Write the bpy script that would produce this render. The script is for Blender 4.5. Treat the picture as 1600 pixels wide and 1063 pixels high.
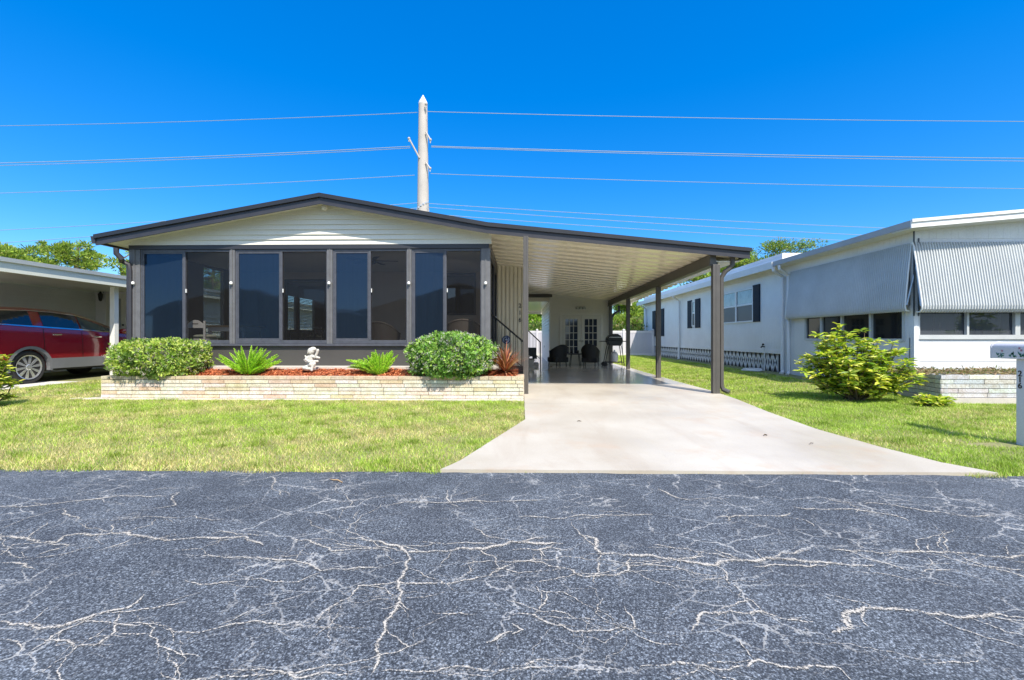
import bpy, bmesh, math, random
import numpy as np
from mathutils import Vector, Matrix, noise
random.seed(7); np.random.seed(7)
R = math.radians
C = bpy.context.scene
for o in list(bpy.data.objects): bpy.data.objects.remove(o)

# ---------------------------------------------------------------- camera, world, sun, exposure
F = 711.0; YAW = math.atan(15/711); CZ = 1.25
cam = bpy.data.objects.new('camera', bpy.data.cameras.new('camera')); C.collection.objects.link(cam)
cam.location = (0, 0, CZ); cam.rotation_euler = (R(90), 0, YAW)
cam.data.sensor_width = 36; cam.data.lens = 36*F/1600; cam.data.shift_y = -3.5/1600
cam.data.clip_start = .05; cam.data.clip_end = 3000
C.camera = cam
SUN_AZ = (.447, -.894); SUN_EL = R(52)
w = bpy.data.worlds.new('World'); C.world = w; w.use_nodes = True
nt = w.node_tree; nt.nodes.clear()
sky = nt.nodes.new('ShaderNodeTexSky'); sky.sky_type = 'NISHITA'; sky.sun_disc = False
sky.sun_elevation = SUN_EL; sky.sun_rotation = math.atan2(SUN_AZ[0], SUN_AZ[1])
sky.air_density = 1.0; sky.dust_density = 0.0; sky.ozone_density = 5.0; sky.altitude = 0
hs = nt.nodes.new('ShaderNodeHueSaturation'); hs.inputs['Hue'].default_value = .497; hs.inputs['Saturation'].default_value = 1.38
hs.inputs['Value'].default_value = 1.0
bg = nt.nodes.new('ShaderNodeBackground'); bg.inputs[1].default_value = .15
wo = nt.nodes.new('ShaderNodeOutputWorld')
nt.links.new(sky.outputs[0], hs.inputs['Color']); mxs = nt.nodes.new('ShaderNodeMix'); mxs.data_type = 'RGBA'; mxs.inputs[0].default_value = .5
mxs.inputs[7].default_value = (0, .46, 2.25, 1)
nt.links.new(hs.outputs[0], mxs.inputs[6]); 
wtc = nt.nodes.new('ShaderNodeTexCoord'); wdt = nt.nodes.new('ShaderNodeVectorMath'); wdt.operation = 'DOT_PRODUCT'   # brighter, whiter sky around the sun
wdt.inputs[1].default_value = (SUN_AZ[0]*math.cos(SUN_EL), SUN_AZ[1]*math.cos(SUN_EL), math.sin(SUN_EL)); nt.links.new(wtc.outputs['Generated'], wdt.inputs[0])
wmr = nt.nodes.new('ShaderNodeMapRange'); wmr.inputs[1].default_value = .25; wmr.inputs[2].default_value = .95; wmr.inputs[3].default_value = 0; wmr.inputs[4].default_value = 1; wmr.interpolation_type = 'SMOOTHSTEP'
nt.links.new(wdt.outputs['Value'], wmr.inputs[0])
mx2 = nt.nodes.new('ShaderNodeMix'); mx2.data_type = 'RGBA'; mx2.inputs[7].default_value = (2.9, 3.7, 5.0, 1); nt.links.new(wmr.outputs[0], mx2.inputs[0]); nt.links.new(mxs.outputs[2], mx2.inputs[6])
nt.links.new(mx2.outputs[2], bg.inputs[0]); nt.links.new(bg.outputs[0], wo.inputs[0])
sl = bpy.data.lights.new('sun', 'SUN'); sl.energy = 3.4; sl.angle = R(.53); sl.color = (1, .925, .79)
sun = bpy.data.objects.new('sun', sl); C.collection.objects.link(sun)
sd = Vector((-SUN_AZ[0]*math.cos(SUN_EL), -SUN_AZ[1]*math.cos(SUN_EL), -math.sin(SUN_EL)))
sun.rotation_euler = sd.to_track_quat('-Z', 'Y').to_euler()
C.view_settings.view_transform = 'Standard'; C.view_settings.look = 'None'
C.view_settings.gamma = 1; C.view_settings.exposure = 1.05
C.cycles.max_bounces = 14; C.cycles.diffuse_bounces = 6; C.cycles.transparent_max_bounces = 24
try: C.view_settings.use_curve_mapping = False
except Exception: pass

# ---------------------------------------------------------------- helpers
def ray(px, py):
    u = (px-800)/F; v = (528-py)/F; s, c = math.sin(YAW), math.cos(YAW)
    return (-s+u*c, c+u*s, v)
def PY(px, py, Y):            # pixel + distance Y -> (x, z)
    r = ray(px, py); k = Y/r[1]; return r[0]*k, CZ+r[2]*k
def PX(px, py, X):            # pixel + x plane -> (y, z)
    r = ray(px, py); k = X/r[0]; return r[1]*k, CZ+r[2]*k
def xa(px, Y): return PY(px, 528, Y)[0]
def za(px, py, Y): return PY(px, py, Y)[1]

def gz(y):                    # ground height
    if y < 4.2: return 0.0
    if y < 8.4: return .10*(y-4.2)/4.2
    return min(.17, .10+.008*(y-8.4))

def offs(parent):
    v = Vector((0, 0, 0))
    while parent is not None: v += parent.location; parent = parent.parent
    return v

class MB:
    def __init__(s): s.v = []; s.f = []; s.c = []; s.cur = None; s.uv = None
    def add(s, vs, fs, col=None):
        b = len(s.v); s.v += [tuple(p) for p in vs]
        for f in fs: s.f.append(tuple(b+i for i in f)); s.c.append(col or s.cur)
        return s
    def box(s, x0, x1, y0, y1, z0, z1, col=None):
        if x0 > x1: x0, x1 = x1, x0
        if y0 > y1: y0, y1 = y1, y0
        if z0 > z1: z0, z1 = z1, z0
        vs = [(x, y, z) for z in (z0, z1) for y in (y0, y1) for x in (x0, x1)]
        return s.add(vs, [(0,2,3,1),(4,5,7,6),(0,1,5,4),(2,6,7,3),(0,4,6,2),(1,3,7,5)], col)
    def prism(s, poly, axis, d0, d1, col=None):
        # poly in the plane perpendicular to axis; axis 'x': (y,z), 'y': (x,z), 'z': (x,y)
        def m(a, b, d): return (d, a, b) if axis == 'x' else (a, d, b) if axis == 'y' else (a, b, d)
        n = len(poly); vs = [m(a, b, d0) for a, b in poly]+[m(a, b, d1) for a, b in poly]
        fs = [tuple(range(n)), tuple(range(2*n-1, n-1, -1))]+[(i, n+i, n+(i+1) % n, (i+1) % n) for i in range(n)]
        return s.add(vs, fs, col)
    def quad(s, a, b, c, d, col=None): return s.add([a, b, c, d], [(0, 1, 2, 3)], col)
    def tube(s, pts, r, n=8, col=None, cap=True):
        pts = [Vector(p) for p in pts]; m = len(pts)
        rs = r if isinstance(r, (list, tuple)) else [r]*m
        up = None; vs = []
        for i, p in enumerate(pts):
            t = (pts[min(i+1, m-1)]-pts[max(i-1, 0)]).normalized()
            if up is None:
                up = Vector((0, 0, 1)) if abs(t.z) < .9 else Vector((0, 1, 0))
            a = t.cross(up); 
            if a.length < 1e-5: a = t.cross(Vector((1, 0, 0)))
            a.normalize(); b = a.cross(t).normalized(); up = b
            for k in range(n):
                q = 2*math.pi*k/n+math.pi/n
                vs.append(p+(a*math.cos(q)+b*math.sin(q))*rs[i])
        fs = [(i*n+k, i*n+(k+1) % n, (i+1)*n+(k+1) % n, (i+1)*n+k) for i in range(m-1) for k in range(n)]
        if cap: fs += [tuple(range(n-1, -1, -1)), tuple((m-1)*n+k for k in range(n))]
        return s.add(vs, fs, col)
    def rectsweep(s, pts, w, d, col=None):   # rectangular pipe
        return s.tube(pts, (w+d)/2*.7071, 4, col)
    def lathe(s, prof, c=(0, 0, 0), axis='z', n=20, col=None):
        vs = []; fs = []
        for r_, h in prof:
            for k in range(n):
                q = 2*math.pi*k/n; a, b = r_*math.cos(q), r_*math.sin(q)
                vs.append((c[0]+a, c[1]+b, c[2]+h) if axis == 'z' else (c[0]+h, c[1]+a, c[2]+b) if axis == 'x' else (c[0]+a, c[1]+h, c[2]+b))
        m = len(prof)
        fs = [(i*n+k, i*n+(k+1) % n, (i+1)*n+(k+1) % n, (i+1)*n+k) for i in range(m-1) for k in range(n)]
        fs += [tuple(range(n-1, -1, -1)), tuple((m-1)*n+k for k in range(n))]
        return s.add(vs, fs, col)
    def ball(s, c, r, n=12, rot=None, col=None):
        if not isinstance(r, (tuple, list)): r = (r, r, r)
        vs = []; m = n//2
        for i in range(m+1):
            t = math.pi*i/m
            for k in range(n):
                q = 2*math.pi*k/n; p = Vector((math.sin(t)*math.cos(q)*r[0], math.sin(t)*math.sin(q)*r[1], math.cos(t)*r[2]))
                if rot: p = rot @ p
                vs.append(Vector(c)+p)
        fs = [(i*n+k, (i+1)*n+k, (i+1)*n+(k+1) % n, i*n+(k+1) % n) for i in range(m) for k in range(n)]
        return s.add(vs, fs, col)
    def build(s, name, mat, parent=None, smooth=False, bevel=0, merge=False):
        me = bpy.data.meshes.new(name); o = offs(parent)
        vs = [(x-o.x, y-o.y, z-o.z) for x, y, z in s.v]
        me.from_pydata(vs, [], s.f)
        if any(c is not None for c in s.c):
            at = me.color_attributes.new('Col', 'FLOAT_COLOR', 'CORNER')
            arr = []
            for f, c in zip(s.f, s.c):
                c = c or (1, 1, 1); arr += [c[0], c[1], c[2], 1.0]*len(f)
            at.data.foreach_set('color', arr)
        me.materials.append(mat)
        bm = bmesh.new(); bm.from_mesh(me)
        if merge: bmesh.ops.remove_doubles(bm, verts=bm.verts, dist=1e-4)
        if not getattr(s, 'leafy', False): bmesh.ops.recalc_face_normals(bm, faces=bm.faces)
        bm.to_mesh(me); bm.free()
        ob = bpy.data.objects.new(name, me); C.collection.objects.link(ob)
        if smooth:
            me.polygons.foreach_set('use_smooth', [True]*len(me.polygons))
            try:
                me.set_sharp_from_angle(angle=R(40))
            except Exception: pass
        if parent: ob.parent = parent
        if bevel:
            b = ob.modifiers.new('bevel', 'BEVEL'); b.width = bevel; b.segments = 2; b.limit_method = 'ANGLE'
        return ob

def tag(o, label=None, cat=None, group=None, kind=None):
    if label: o['label'] = label
    if cat: o['category'] = cat
    if group: o['group'] = group
    if kind: o['kind'] = kind
    return o
def empty(name, loc, label, cat, group=None):
    o = bpy.data.objects.new(name, None); C.collection.objects.link(o); o.location = loc
    bpy.context.view_layer.update()
    return tag(o, label, cat, group)
def copy_tree(o, parent=None):
    c = o.copy(); C.collection.objects.link(c)
    if parent: c.parent = parent
    for ch in [x for x in bpy.data.objects if x.parent == o]: copy_tree(ch, c)
    return c
def text_mesh(txt, size, name, mat, parent, loc, depth=.004, rotz=0, lines=1.0):
    cu = bpy.data.curves.new('t', 'FONT'); cu.body = txt; cu.size = size; cu.extrude = depth; cu.align_x = 'CENTER'
    cu.space_line = lines; cu.offset = size*.012
    to = bpy.data.objects.new('t', cu); C.collection.objects.link(to)
    dg = bpy.context.evaluated_depsgraph_get(); me = bpy.data.meshes.new_from_object(to.evaluated_get(dg))
    bpy.data.objects.remove(to)
    me.transform(Matrix.Rotation(rotz, 4, 'Z') @ Matrix.Rotation(R(90), 4, 'X'))
    me.materials.clear(); me.materials.append(mat)
    ob = bpy.data.objects.new(name, me); C.collection.objects.link(ob); ob.parent = parent
    ob.location = Vector(loc)-offs(parent); return ob

# ---------------------------------------------------------------- materials
def newmat(name):
    m = bpy.data.materials.new(name); m.use_nodes = True; t = m.node_tree
    return m, t, t.nodes['Principled BSDF'], t.nodes['Material Output']
def N(t, kind, **kw):
    n = t.nodes.new('ShaderNode'+kind)
    for k, v in kw.items():
        if k in n.inputs: n.inputs[k].default_value = v
        else: setattr(n, k, v)
    return n
def mixc(t, fac, a, b, mode='MIX'):
    n = t.nodes.new('ShaderNodeMix'); n.data_type = 'RGBA'; n.blend_type = mode
    for i, x in ((0, fac), (6, a), (7, b)):
        if hasattr(x, 'default_value') or hasattr(x, 'is_linked'): t.links.new(x, n.inputs[i])
        elif i == 0: n.inputs[0].default_value = x
        else: n.inputs[i].default_value = (*x, 1)
    return n.outputs[2]
def mth(t, op, a, b=None, c=None, clamp=False):
    n = t.nodes.new('ShaderNodeMath'); n.operation = op; n.use_clamp = clamp
    for i, x in enumerate((a, b, c)):
        if x is None: continue
        if hasattr(x, 'is_linked'): t.links.new(x, n.inputs[i])
        else: n.inputs[i].default_value = x
    return n.outputs[0]
def ramp(t, x, stops):
    n = t.nodes.new('ShaderNodeValToRGB'); e = n.color_ramp.elements
    while len(e) < len(stops): e.new(.5)
    for i, (p, c) in enumerate(stops):
        e[i].position = p; e[i].color = (*c, 1) if isinstance(c, tuple) else (c, c, c, 1)
    t.links.new(x, n.inputs[0]); return n.outputs[0]
def mat(name, col, rough=.6, metal=0, var=.12, vs=1.5, col2=None, bump=.0, bs=60, attr=False, spec=.5, coat=0, fine=.06):
    m, t, p, o = newmat(name)
    tc = N(t, 'TexCoord')
    n1 = N(t, 'TexNoise', Scale=vs, Detail=6.0, Roughness=.6); t.links.new(tc.outputs['Object'], n1.inputs['Vector'])
    n2 = N(t, 'TexNoise', Scale=bs, Detail=3.0); t.links.new(tc.outputs['Object'], n2.inputs['Vector'])
    base = col
    if attr:
        a = N(t, 'VertexColor', layer_name='Col'); base = a.outputs[0]
        base = mixc(t, 1, base, col, 'MULTIPLY')
    lo = tuple(1-var for _ in range(3)) if not col2 else col2
    f = ramp(t, n1.outputs[0], [(.32, 0.0), (.68, 1.0)])
    if col2: c1 = mixc(t, f, base, col2)
    else: c1 = mixc(t, f, (1, 1, 1), lo); c1 = mixc(t, 1, base, c1, 'MULTIPLY')
    f2 = ramp(t, n2.outputs[0], [(.3, 1-fine*2), (.7, 1.0)])
    c1 = mixc(t, 1, c1, f2, 'MULTIPLY')
    t.links.new(c1, p.inputs['Base Color'])
    p.inputs['Roughness'].default_value = rough; p.inputs['Metallic'].default_value = metal
    p.inputs['Specular IOR Level'].default_value = spec
    if coat: p.inputs['Coat Weight'].default_value = coat; p.inputs['Coat Roughness'].default_value = .03
    if bump:
        b = N(t, 'Bump', Strength=bump, Distance=.01); t.links.new(n2.outputs[0], b.inputs['Height']); t.links.new(b.outputs[0], p.inputs['Normal'])
    return m
def leafmat(name, tint=(1, 1, 1), rough=.45, trans=.35):
    m, t, p, o = newmat(name)
    a = N(t, 'VertexColor', layer_name='Col'); c = mixc(t, 1, a.outputs[0], tint, 'MULTIPLY')
    t.links.new(c, p.inputs['Base Color']); p.inputs['Roughness'].default_value = rough; p.inputs['Specular IOR Level'].default_value = .35
    tr = N(t, 'BsdfTranslucent'); c2 = mixc(t, 1, c, (1.0, 1.15, .55), 'MULTIPLY'); t.links.new(c2, tr.inputs[0])
    mx = N(t, 'MixShader'); mx.inputs[0].default_value = trans
    t.links.new(p.outputs[0], mx.inputs[1]); t.links.new(tr.outputs[0], mx.inputs[2]); t.links.new(mx.outputs[0], o.inputs[0])
    return m
def glassmat(name, tint, refl, gcol=(1, 1, 1), rough=.02, wav=0, mesh=None):
    m, t, p, o = newmat(name); t.nodes.remove(p)
    tr = N(t, 'BsdfTransparent'); tr.inputs[0].default_value = (*tint, 1)
    gl = N(t, 'BsdfGlossy', Roughness=rough); gl.inputs[0].default_value = (*gcol, 1)
    lw = N(t, 'LayerWeight', Blend=.25)
    f = mth(t, 'MULTIPLY_ADD', lw.outputs['Fresnel'], .55, refl, True)
    mx = N(t, 'MixShader'); t.links.new(f, mx.inputs[0]); t.links.new(tr.outputs[0], mx.inputs[1]); t.links.new(gl.outputs[0], mx.inputs[2])
    out = mx.outputs[0]
    if wav:
        tc = N(t, 'TexCoord'); n = N(t, 'TexNoise', Scale=1.3, Detail=1.0); t.links.new(tc.outputs['Object'], n.inputs['Vector'])
        b = N(t, 'Bump', Strength=wav, Distance=.02); t.links.new(n.outputs[0], b.inputs['Height']); t.links.new(b.outputs[0], gl.inputs['Normal'])
    if mesh:   # woven insect screen: a partly covering dark cloth
        df = N(t, 'BsdfDiffuse'); df.inputs[0].default_value = (*mesh[0], 1)
        tc = N(t, 'TexCoord'); mp = N(t, 'Mapping'); mp.inputs['Scale'].default_value = (14, 14, .8)
        n = N(t, 'TexNoise', Scale=1.0, Detail=4.0); t.links.new(tc.outputs['Object'], mp.inputs[0]); t.links.new(mp.outputs[0], n.inputs['Vector'])
        ff = mth(t, 'MULTIPLY_ADD', n.outputs[0], mesh[1]*.6, mesh[1]*.7, True)
        m2 = N(t, 'MixShader'); t.links.new(ff, m2.inputs[0]); t.links.new(out, m2.inputs[1]); t.links.new(df.outputs[0], m2.inputs[2]); out = m2.outputs[0]
    t.links.new(out, o.inputs[0]); return m

M = {}
M['cream'] = mat('cream_siding', (.76, .74, .66), .45, var=.05, bump=.05)
M['cream_rib'] = mat('cream_ribbed', (.72, .67, .52), .4, var=.07)
M['ceil'] = mat('cream_ceiling', (.88, .80, .64), .13, var=.03, vs=.8, spec=.6)
M['charcoal'] = mat('charcoal_trim', (.042, .041, .05), .42, var=.25, vs=3)
M['charcoal2'] = mat('charcoal_lip', (.022, .023, .028), .4, var=.2)
M['brownpost'] = mat('bronze_post', (.10, .092, .085), .45, var=.18, vs=4)
M['beam'] = mat('bronze_beam', (.085, .078, .066), .4, var=.15)
M['knee'] = mat('knee_wall', (.070, .066, .062), .6, var=.18, bump=.2)
M['frame'] = mat('window_frame', (.085, .09, .112), .5, var=.3, vs=9)
M['mull'] = mat('mullion', (.155, .155, .165), .5, var=.22, vs=7)
M['darkframe'] = mat('dark_frame', (.035, .037, .045), .45)
M['white'] = mat('white_paint', (.80, .80, .79), .4, var=.05, vs=2)
M['whitewall'] = mat('white_siding', (.79, .80, .82), .4, var=.13, vs=1.0)
M['whiteroof'] = mat('white_roof', (.74, .74, .72), .5, var=.08)
M['grayroof'] = mat('grey_roof', (.42, .43, .44), .6, var=.15)
M['vinyl'] = mat('vinyl_fence', (.70, .68, .71), .35, var=.04)
M['fencepanel'] = mat('vinyl_panel', (.55, .54, .60), .4, var=.05)
M['awning'] = mat('awning_metal', (.58, .60, .61), .38, var=.14, vs=1.6)
M['shutter'] = mat('navy_shutter', (.006, .016, .035), .6, spec=.2)
M['steel'] = mat('steel_pipe', (.55, .58, .62), .35, metal=.5)
M['black'] = mat('black_metal', (.012, .012, .013), .35)
M['blackwicker'] = mat('black_wicker', (.015, .014, .014), .55, bump=.8, bs=120)
M['brownwicker'] = mat('brown_wicker', (.10, .085, .075), .55, bump=.8, bs=120)
M['rubber'] = mat('rubber', (.02, .02, .022), .7, var=.3, vs=12)
M['tan'] = mat('interior_panel', (.68, .56, .47), .6, var=.08)
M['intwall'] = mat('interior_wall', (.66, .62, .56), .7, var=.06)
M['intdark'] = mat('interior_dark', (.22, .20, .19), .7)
M['woodtop'] = mat('wood_top', (.50, .33, .17), .45, var=.2, vs=6)
M['cushion'] = mat('cushion', (.32, .40, .33), .8, col2=(.45, .45, .38), vs=14)
M['cushw'] = mat('cushion_white', (.55, .58, .55), .8)
M['statue'] = mat('white_plaster', (.60, .58, .53), .7, var=.22, vs=16, bump=.3, bs=80)
M['red'] = mat('red_car_paint', (.25, .004, .014), .22, var=.03, coat=1.0, spec=.6)
M['cargrey'] = mat('car_cladding', (.17, .175, .19), .45, var=.06)
M['chrome'] = mat('chrome', (.75, .75, .78), .12, metal=1, var=.0)
M['alloy'] = mat('alloy', (.62, .63, .65), .25, metal=.7, var=.05)
M['carglass'] = glassmat('car_glass', (.16, .22, .22), .12)
M['glass'] = glassmat('window_glass', (.20, .22, .26), .085, (.38, .56, .80), .04, wav=.25, mesh=((.02, .035, .06), .40))
M['screen'] = glassmat('insect_screen', (.74, .72, .70), .010, (.6, .65, .75), mesh=((.055, .055, .058), .15))
M['clearglass'] = glassmat('clear_glass', (.7, .75, .75), .10)
M['darkglass'] = glassmat('dark_glass', (.12, .13, .14), .12)
M['dkscreen'] = glassmat('dark_screen', (.18, .2, .23), .05, mesh=((.10, .115, .14), .45))
M['blind'] = mat('blinds', (.75, .75, .72), .6)
M['blindwin'] = mat('window_curtain', (.42, .46, .48), .3, var=.2, vs=2)
M['leaf'] = leafmat('shrub_leaf')
M['pine'] = leafmat('pine_needles', rough=.6, trans=.3)
M['grassm'] = leafmat('grass_blade', rough=.5, trans=.3)
M['fernm'] = leafmat('fern_leaf', rough=.5, trans=.4)
M['straps'] = leafmat('strap_leaf', rough=.35, trans=.25)
M['bark'] = mat('pine_bark', (.17, .13, .11), .9, var=.4, vs=5, bump=.6, bs=25)
M['stem'] = mat('shrub_stem', (.14, .10, .06), .8)
M['pole'] = mat('concrete_pole', (.50, .46, .43), .8, var=.14, vs=.8)
M['wire'] = mat('wire', (.30, .36, .42), .5)
M['blue'] = mat('blue_sign', (.012, .035, .13), .4)
M['signmark'] = mat('sign_mark', (.45, .55, .7), .5)
M['concrete2'] = mat('concrete_ledge', (.60, .55, .50), .85, var=.15, vs=4, bump=.2)
M['debris'] = mat('debris', (.10, .07, .04), .9)
M['brickjoint'] = mat('mortar', (.12, .11, .095), .95, var=.2, bump=.3)
M['rust'] = mat('bronze_lamp', (.05, .04, .03), .5)

def colvar(c, v=.15):
    k = 1+random.uniform(-v, v); return tuple(max(0, x*k*(1+random.uniform(-v*.3, v*.3))) for x in c)

# brick material: per brick colour plus rough split face
m, t, p, o = newmat('split_brick'); M['brick'] = m
a = N(t, 'VertexColor', layer_name='Col'); tc = N(t, 'TexCoord')
n1 = N(t, 'TexNoise', Scale=38.0, Detail=6.0, Roughness=.7); t.links.new(tc.outputs['Object'], n1.inputs['Vector'])
n2 = N(t, 'TexNoise', Scale=7.0, Detail=4.0); t.links.new(tc.outputs['Object'], n2.inputs['Vector'])
f = ramp(t, n1.outputs[0], [(.38, (.72, .68, .62)), (.56, (1.0, 1.0, 1.0))])
c = mixc(t, 1, a.outputs[0], f, 'MULTIPLY'); f2 = ramp(t, n2.outputs[0], [(.35, (.86, .80, .72)), (.6, (1.0, 1.0, 1.0))])
c = mixc(t, 1, c, f2, 'MULTIPLY'); t.links.new(c, p.inputs['Base Color']); p.inputs['Roughness'].default_value = .85
b = N(t, 'Bump', Strength=.6, Distance=.012); t.links.new(n1.outputs[0], b.inputs['Height']); t.links.new(b.outputs[0], p.inputs['Normal'])

# asphalt
m, t, p, o = newmat('asphalt'); M['asphalt'] = m
tc = N(t, 'TexCoord'); OB = tc.outputs['Object']
def nz(scale, detail=4.0, rough=.6, vec=None, dist=0.0):
    n = N(t, 'TexNoise', Scale=scale, Detail=detail, Roughness=rough, Distortion=dist); t.links.new(vec or OB, n.inputs['Vector']); return n
big = nz(.45, 3); mid = nz(2.2, 5); fin = nz(75.0, 3, .8); agg = N(t, 'TexVoronoi', Scale=120.0); t.links.new(OB, agg.inputs['Vector'])
base = mixc(t, ramp(t, big.outputs[0], [(.35, 0.0), (.65, 1.0)]), (.056, .067, .090), (.094, .109, .138))
base = mixc(t, ramp(t, mid.outputs[0], [(.5, 0.0), (.75, .55)]), base, (.155, .18, .215))
sp = ramp(t, fin.outputs[0], [(.48, 0.0), (.60, 1.0)])
wearn = ramp(t, mid.outputs[0], [(.3, .35), (.7, 1.0)])
spk = mth(t, 'MULTIPLY', sp, wearn)
base = mixc(t, spk, base, (.38, .43, .51))
dk = ramp(t, agg.outputs['Distance'], [(.2, 1.0), (.6, .35)]); base = mixc(t, 1, base, dk, 'MULTIPLY')
def cracks(scale, warp, wscale, width, mlo, mhi, mscale, strength):
    wn = N(t, 'TexNoise', Scale=wscale, Detail=5.0, Roughness=.65); t.links.new(OB, wn.inputs['Vector'])
    sub = N(t, 'VectorMath', operation='SUBTRACT'); t.links.new(wn.outputs['Color'], sub.inputs[0]); sub.inputs[1].default_value = (.5, .5, .5)
    sc = N(t, 'VectorMath', operation='SCALE'); t.links.new(sub.outputs[0], sc.inputs[0]); sc.inputs['Scale'].default_value = warp
    ad = N(t, 'VectorMath', operation='ADD'); t.links.new(OB, ad.inputs[0]); t.links.new(sc.outputs[0], ad.inputs[1])
    mp = N(t, 'Mapping'); mp.inputs['Scale'].default_value = (.62, 1, 1); t.links.new(ad.outputs[0], mp.inputs[0])
    v = N(t, 'TexVoronoi', Scale=scale, feature='DISTANCE_TO_EDGE'); t.links.new(mp.outputs[0], v.inputs['Vector'])
    mk = nz(mscale, 3); mm = ramp(t, mk.outputs[0], [(mlo, 0.0), (mhi, 1.0)])
    rag = mth(t, 'MULTIPLY_ADD', fin.outputs[0], width*1.2, width*.4)
    ww = mth(t, 'MULTIPLY', rag, mm)
    d = mth(t, 'DIVIDE', v.outputs['Distance'], mth(t, 'ADD', ww, 1e-5))
    fr = N(t, 'MapRange'); fr.inputs[1].default_value = .4; fr.inputs[2].default_value = 1.3; fr.inputs[3].default_value = strength; fr.inputs[4].default_value = 0
    t.links.new(d, fr.inputs[0]); return mth(t, 'MULTIPLY', fr.outputs[0], mm)
c1 = cracks(1.0, .30, 4.0, .005, .42, .6, .8, .6)
c2 = cracks(3.0, .12, 9.0, .011, .42, .6, 1.1, .55)
c3 = cracks(8.0, .06, 16.0, .028, .47, .63, 1.6, .42)
ck = mth(t, 'MAXIMUM', c1, mth(t, 'MAXIMUM', c2, c3))
base = mixc(t, ck, base, (.54, .53, .52))
t.links.new(base, p.inputs['Base Color']); p.inputs['Roughness'].default_value = .75; p.inputs['Specular IOR Level'].default_value = .35
b = N(t, 'Bump', Strength=.55, Distance=.006); t.links.new(fin.outputs[0], b.inputs['Height']); t.links.new(b.outputs[0], p.inputs['Normal'])

# crack filler strips: UV.y = -1..1 across
m, t, p, o = newmat('crack_sand'); M['crack'] = m
uv = N(t, 'UVMap'); sx = N(t, 'SeparateXYZ'); t.links.new(uv.outputs[0], sx.inputs[0]); tc = N(t, 'TexCoord')
na = N(t, 'TexNoise', Scale=90.0, Detail=4.0, Roughness=.8); t.links.new(tc.outputs['Object'], na.inputs['Vector'])
nb = N(t, 'TexNoise', Scale=5.0, Detail=2.0); t.links.new(tc.outputs['Object'], nb.inputs['Vector'])
av = mth(t, 'ABSOLUTE', sx.outputs['Y'])
th = mth(t, 'MULTIPLY_ADD', na.outputs[0], 3.4, mth(t, 'MULTIPLY_ADD', nb.outputs[0], .9, -1.85))
fr = N(t, 'MapRange'); fr.inputs[1].default_value = -.12; fr.inputs[2].default_value = .22; fr.inputs[3].default_value = 0; fr.inputs[4].default_value = .95
t.links.new(mth(t, 'SUBTRACT', th, av), fr.inputs[0])
cc = mixc(t, ramp(t, na.outputs[0], [(.35, 0.0), (.65, 1.0)]), (.33, .30, .27), (.56, .52, .47))
t.links.new(cc, p.inputs['Base Color']); p.inputs['Roughness'].default_value = .9
tr = N(t, 'BsdfTransparent'); mx = N(t, 'MixShader'); t.links.new(fr.outputs[0], mx.inputs[0]); t.links.new(tr.outputs[0], mx.inputs[1]); t.links.new(p.outputs[0], mx.inputs[2])
t.links.new(mx.outputs[0], o.inputs[0])

# driveway concrete
m, t, p, o = newmat('driveway_concrete'); M['drive'] = m
tc = N(t, 'TexCoord'); OB = tc.outputs['Object']
mp = N(t, 'Mapping'); mp.inputs['Scale'].default_value = (1.4, .35, 1); mp.inputs['Rotation'].default_value = (0, 0, .25); t.links.new(OB, mp.inputs[0])
st = N(t, 'TexNoise', Scale=1.6, Detail=7.0, Roughness=.62, Distortion=.6); t.links.new(mp.outputs[0], st.inputs['Vector'])
bl = N(t, 'TexNoise', Scale=.7, Detail=6.0, Roughness=.55); t.links.new(OB, bl.inputs['Vector'])
fn = N(t, 'TexNoise', Scale=130.0, Detail=3.0); t.links.new(OB, fn.inputs['Vector'])
base = mixc(t, ramp(t, bl.outputs[0], [(.33, 0.0), (.66, 1.0)]), (.455, .405, .345), (.54, .50, .445))
base = mixc(t, ramp(t, st.outputs[0], [(.50, 0.0), (.74, .5)]), base, (.40, .33, .27))
base = mixc(t, ramp(t, st.outputs[0], [(.25, .35), (.42, 0.0)]), base, (.42, .40, .39))
base = mixc(t, 1, base, ramp(t, fn.outputs[0], [(.3, .88), (.6, 1.0)]), 'MULTIPLY')
sxy = N(t, 'SeparateXYZ'); t.links.new(OB, sxy.inputs[0])
rust = N(t, 'TexNoise', Scale=1.1, Detail=8.0, Roughness=.7); t.links.new(OB, rust.inputs['Vector'])
base = mixc(t, ramp(t, rust.outputs[0], [(.54, 0.0), (.70, .6)]), base, (.46, .34, .25))
scr = N(t, 'Mapping'); scr.inputs['Scale'].default_value = (9, .6, 1); scr.inputs['Rotation'].default_value = (0, 0, .8); t.links.new(OB, scr.inputs[0])
sn = N(t, 'TexNoise', Scale=1.5, Detail=6.0, Roughness=.7); t.links.new(scr.outputs[0], sn.inputs['Vector'])
base = mixc(t, ramp(t, sn.outputs[0], [(.64, 0.0), (.72, .35)]), base, (.30, .26, .23))
jt = mth(t, 'LESS_THAN', mth(t, 'ABSOLUTE', mth(t, 'SUBTRACT', sxy.outputs['Y'], 7.9)), .006)
base = mixc(t, mth(t, 'MULTIPLY', jt, .6), base, (.25, .23, .2))
t.links.new(base, p.inputs['Base Color'])
rr = ramp(t, bl.outputs[0], [(.3, .34), (.7, .55)]); t.links.new(rr, p.inputs['Roughness'])
b = N(t, 'Bump', Strength=.12, Distance=.004); t.links.new(fn.outputs[0], b.inputs['Height']); t.links.new(b.outputs[0], p.inputs['Normal'])
M['slab'] = mat('painted_slab', (.66, .61, .56), .12, var=.12, vs=.9, spec=.6)
M['sidewalk'] = mat('neighbour_slab', (.68, .66, .63), .7, var=.12, bump=.2)
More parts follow.
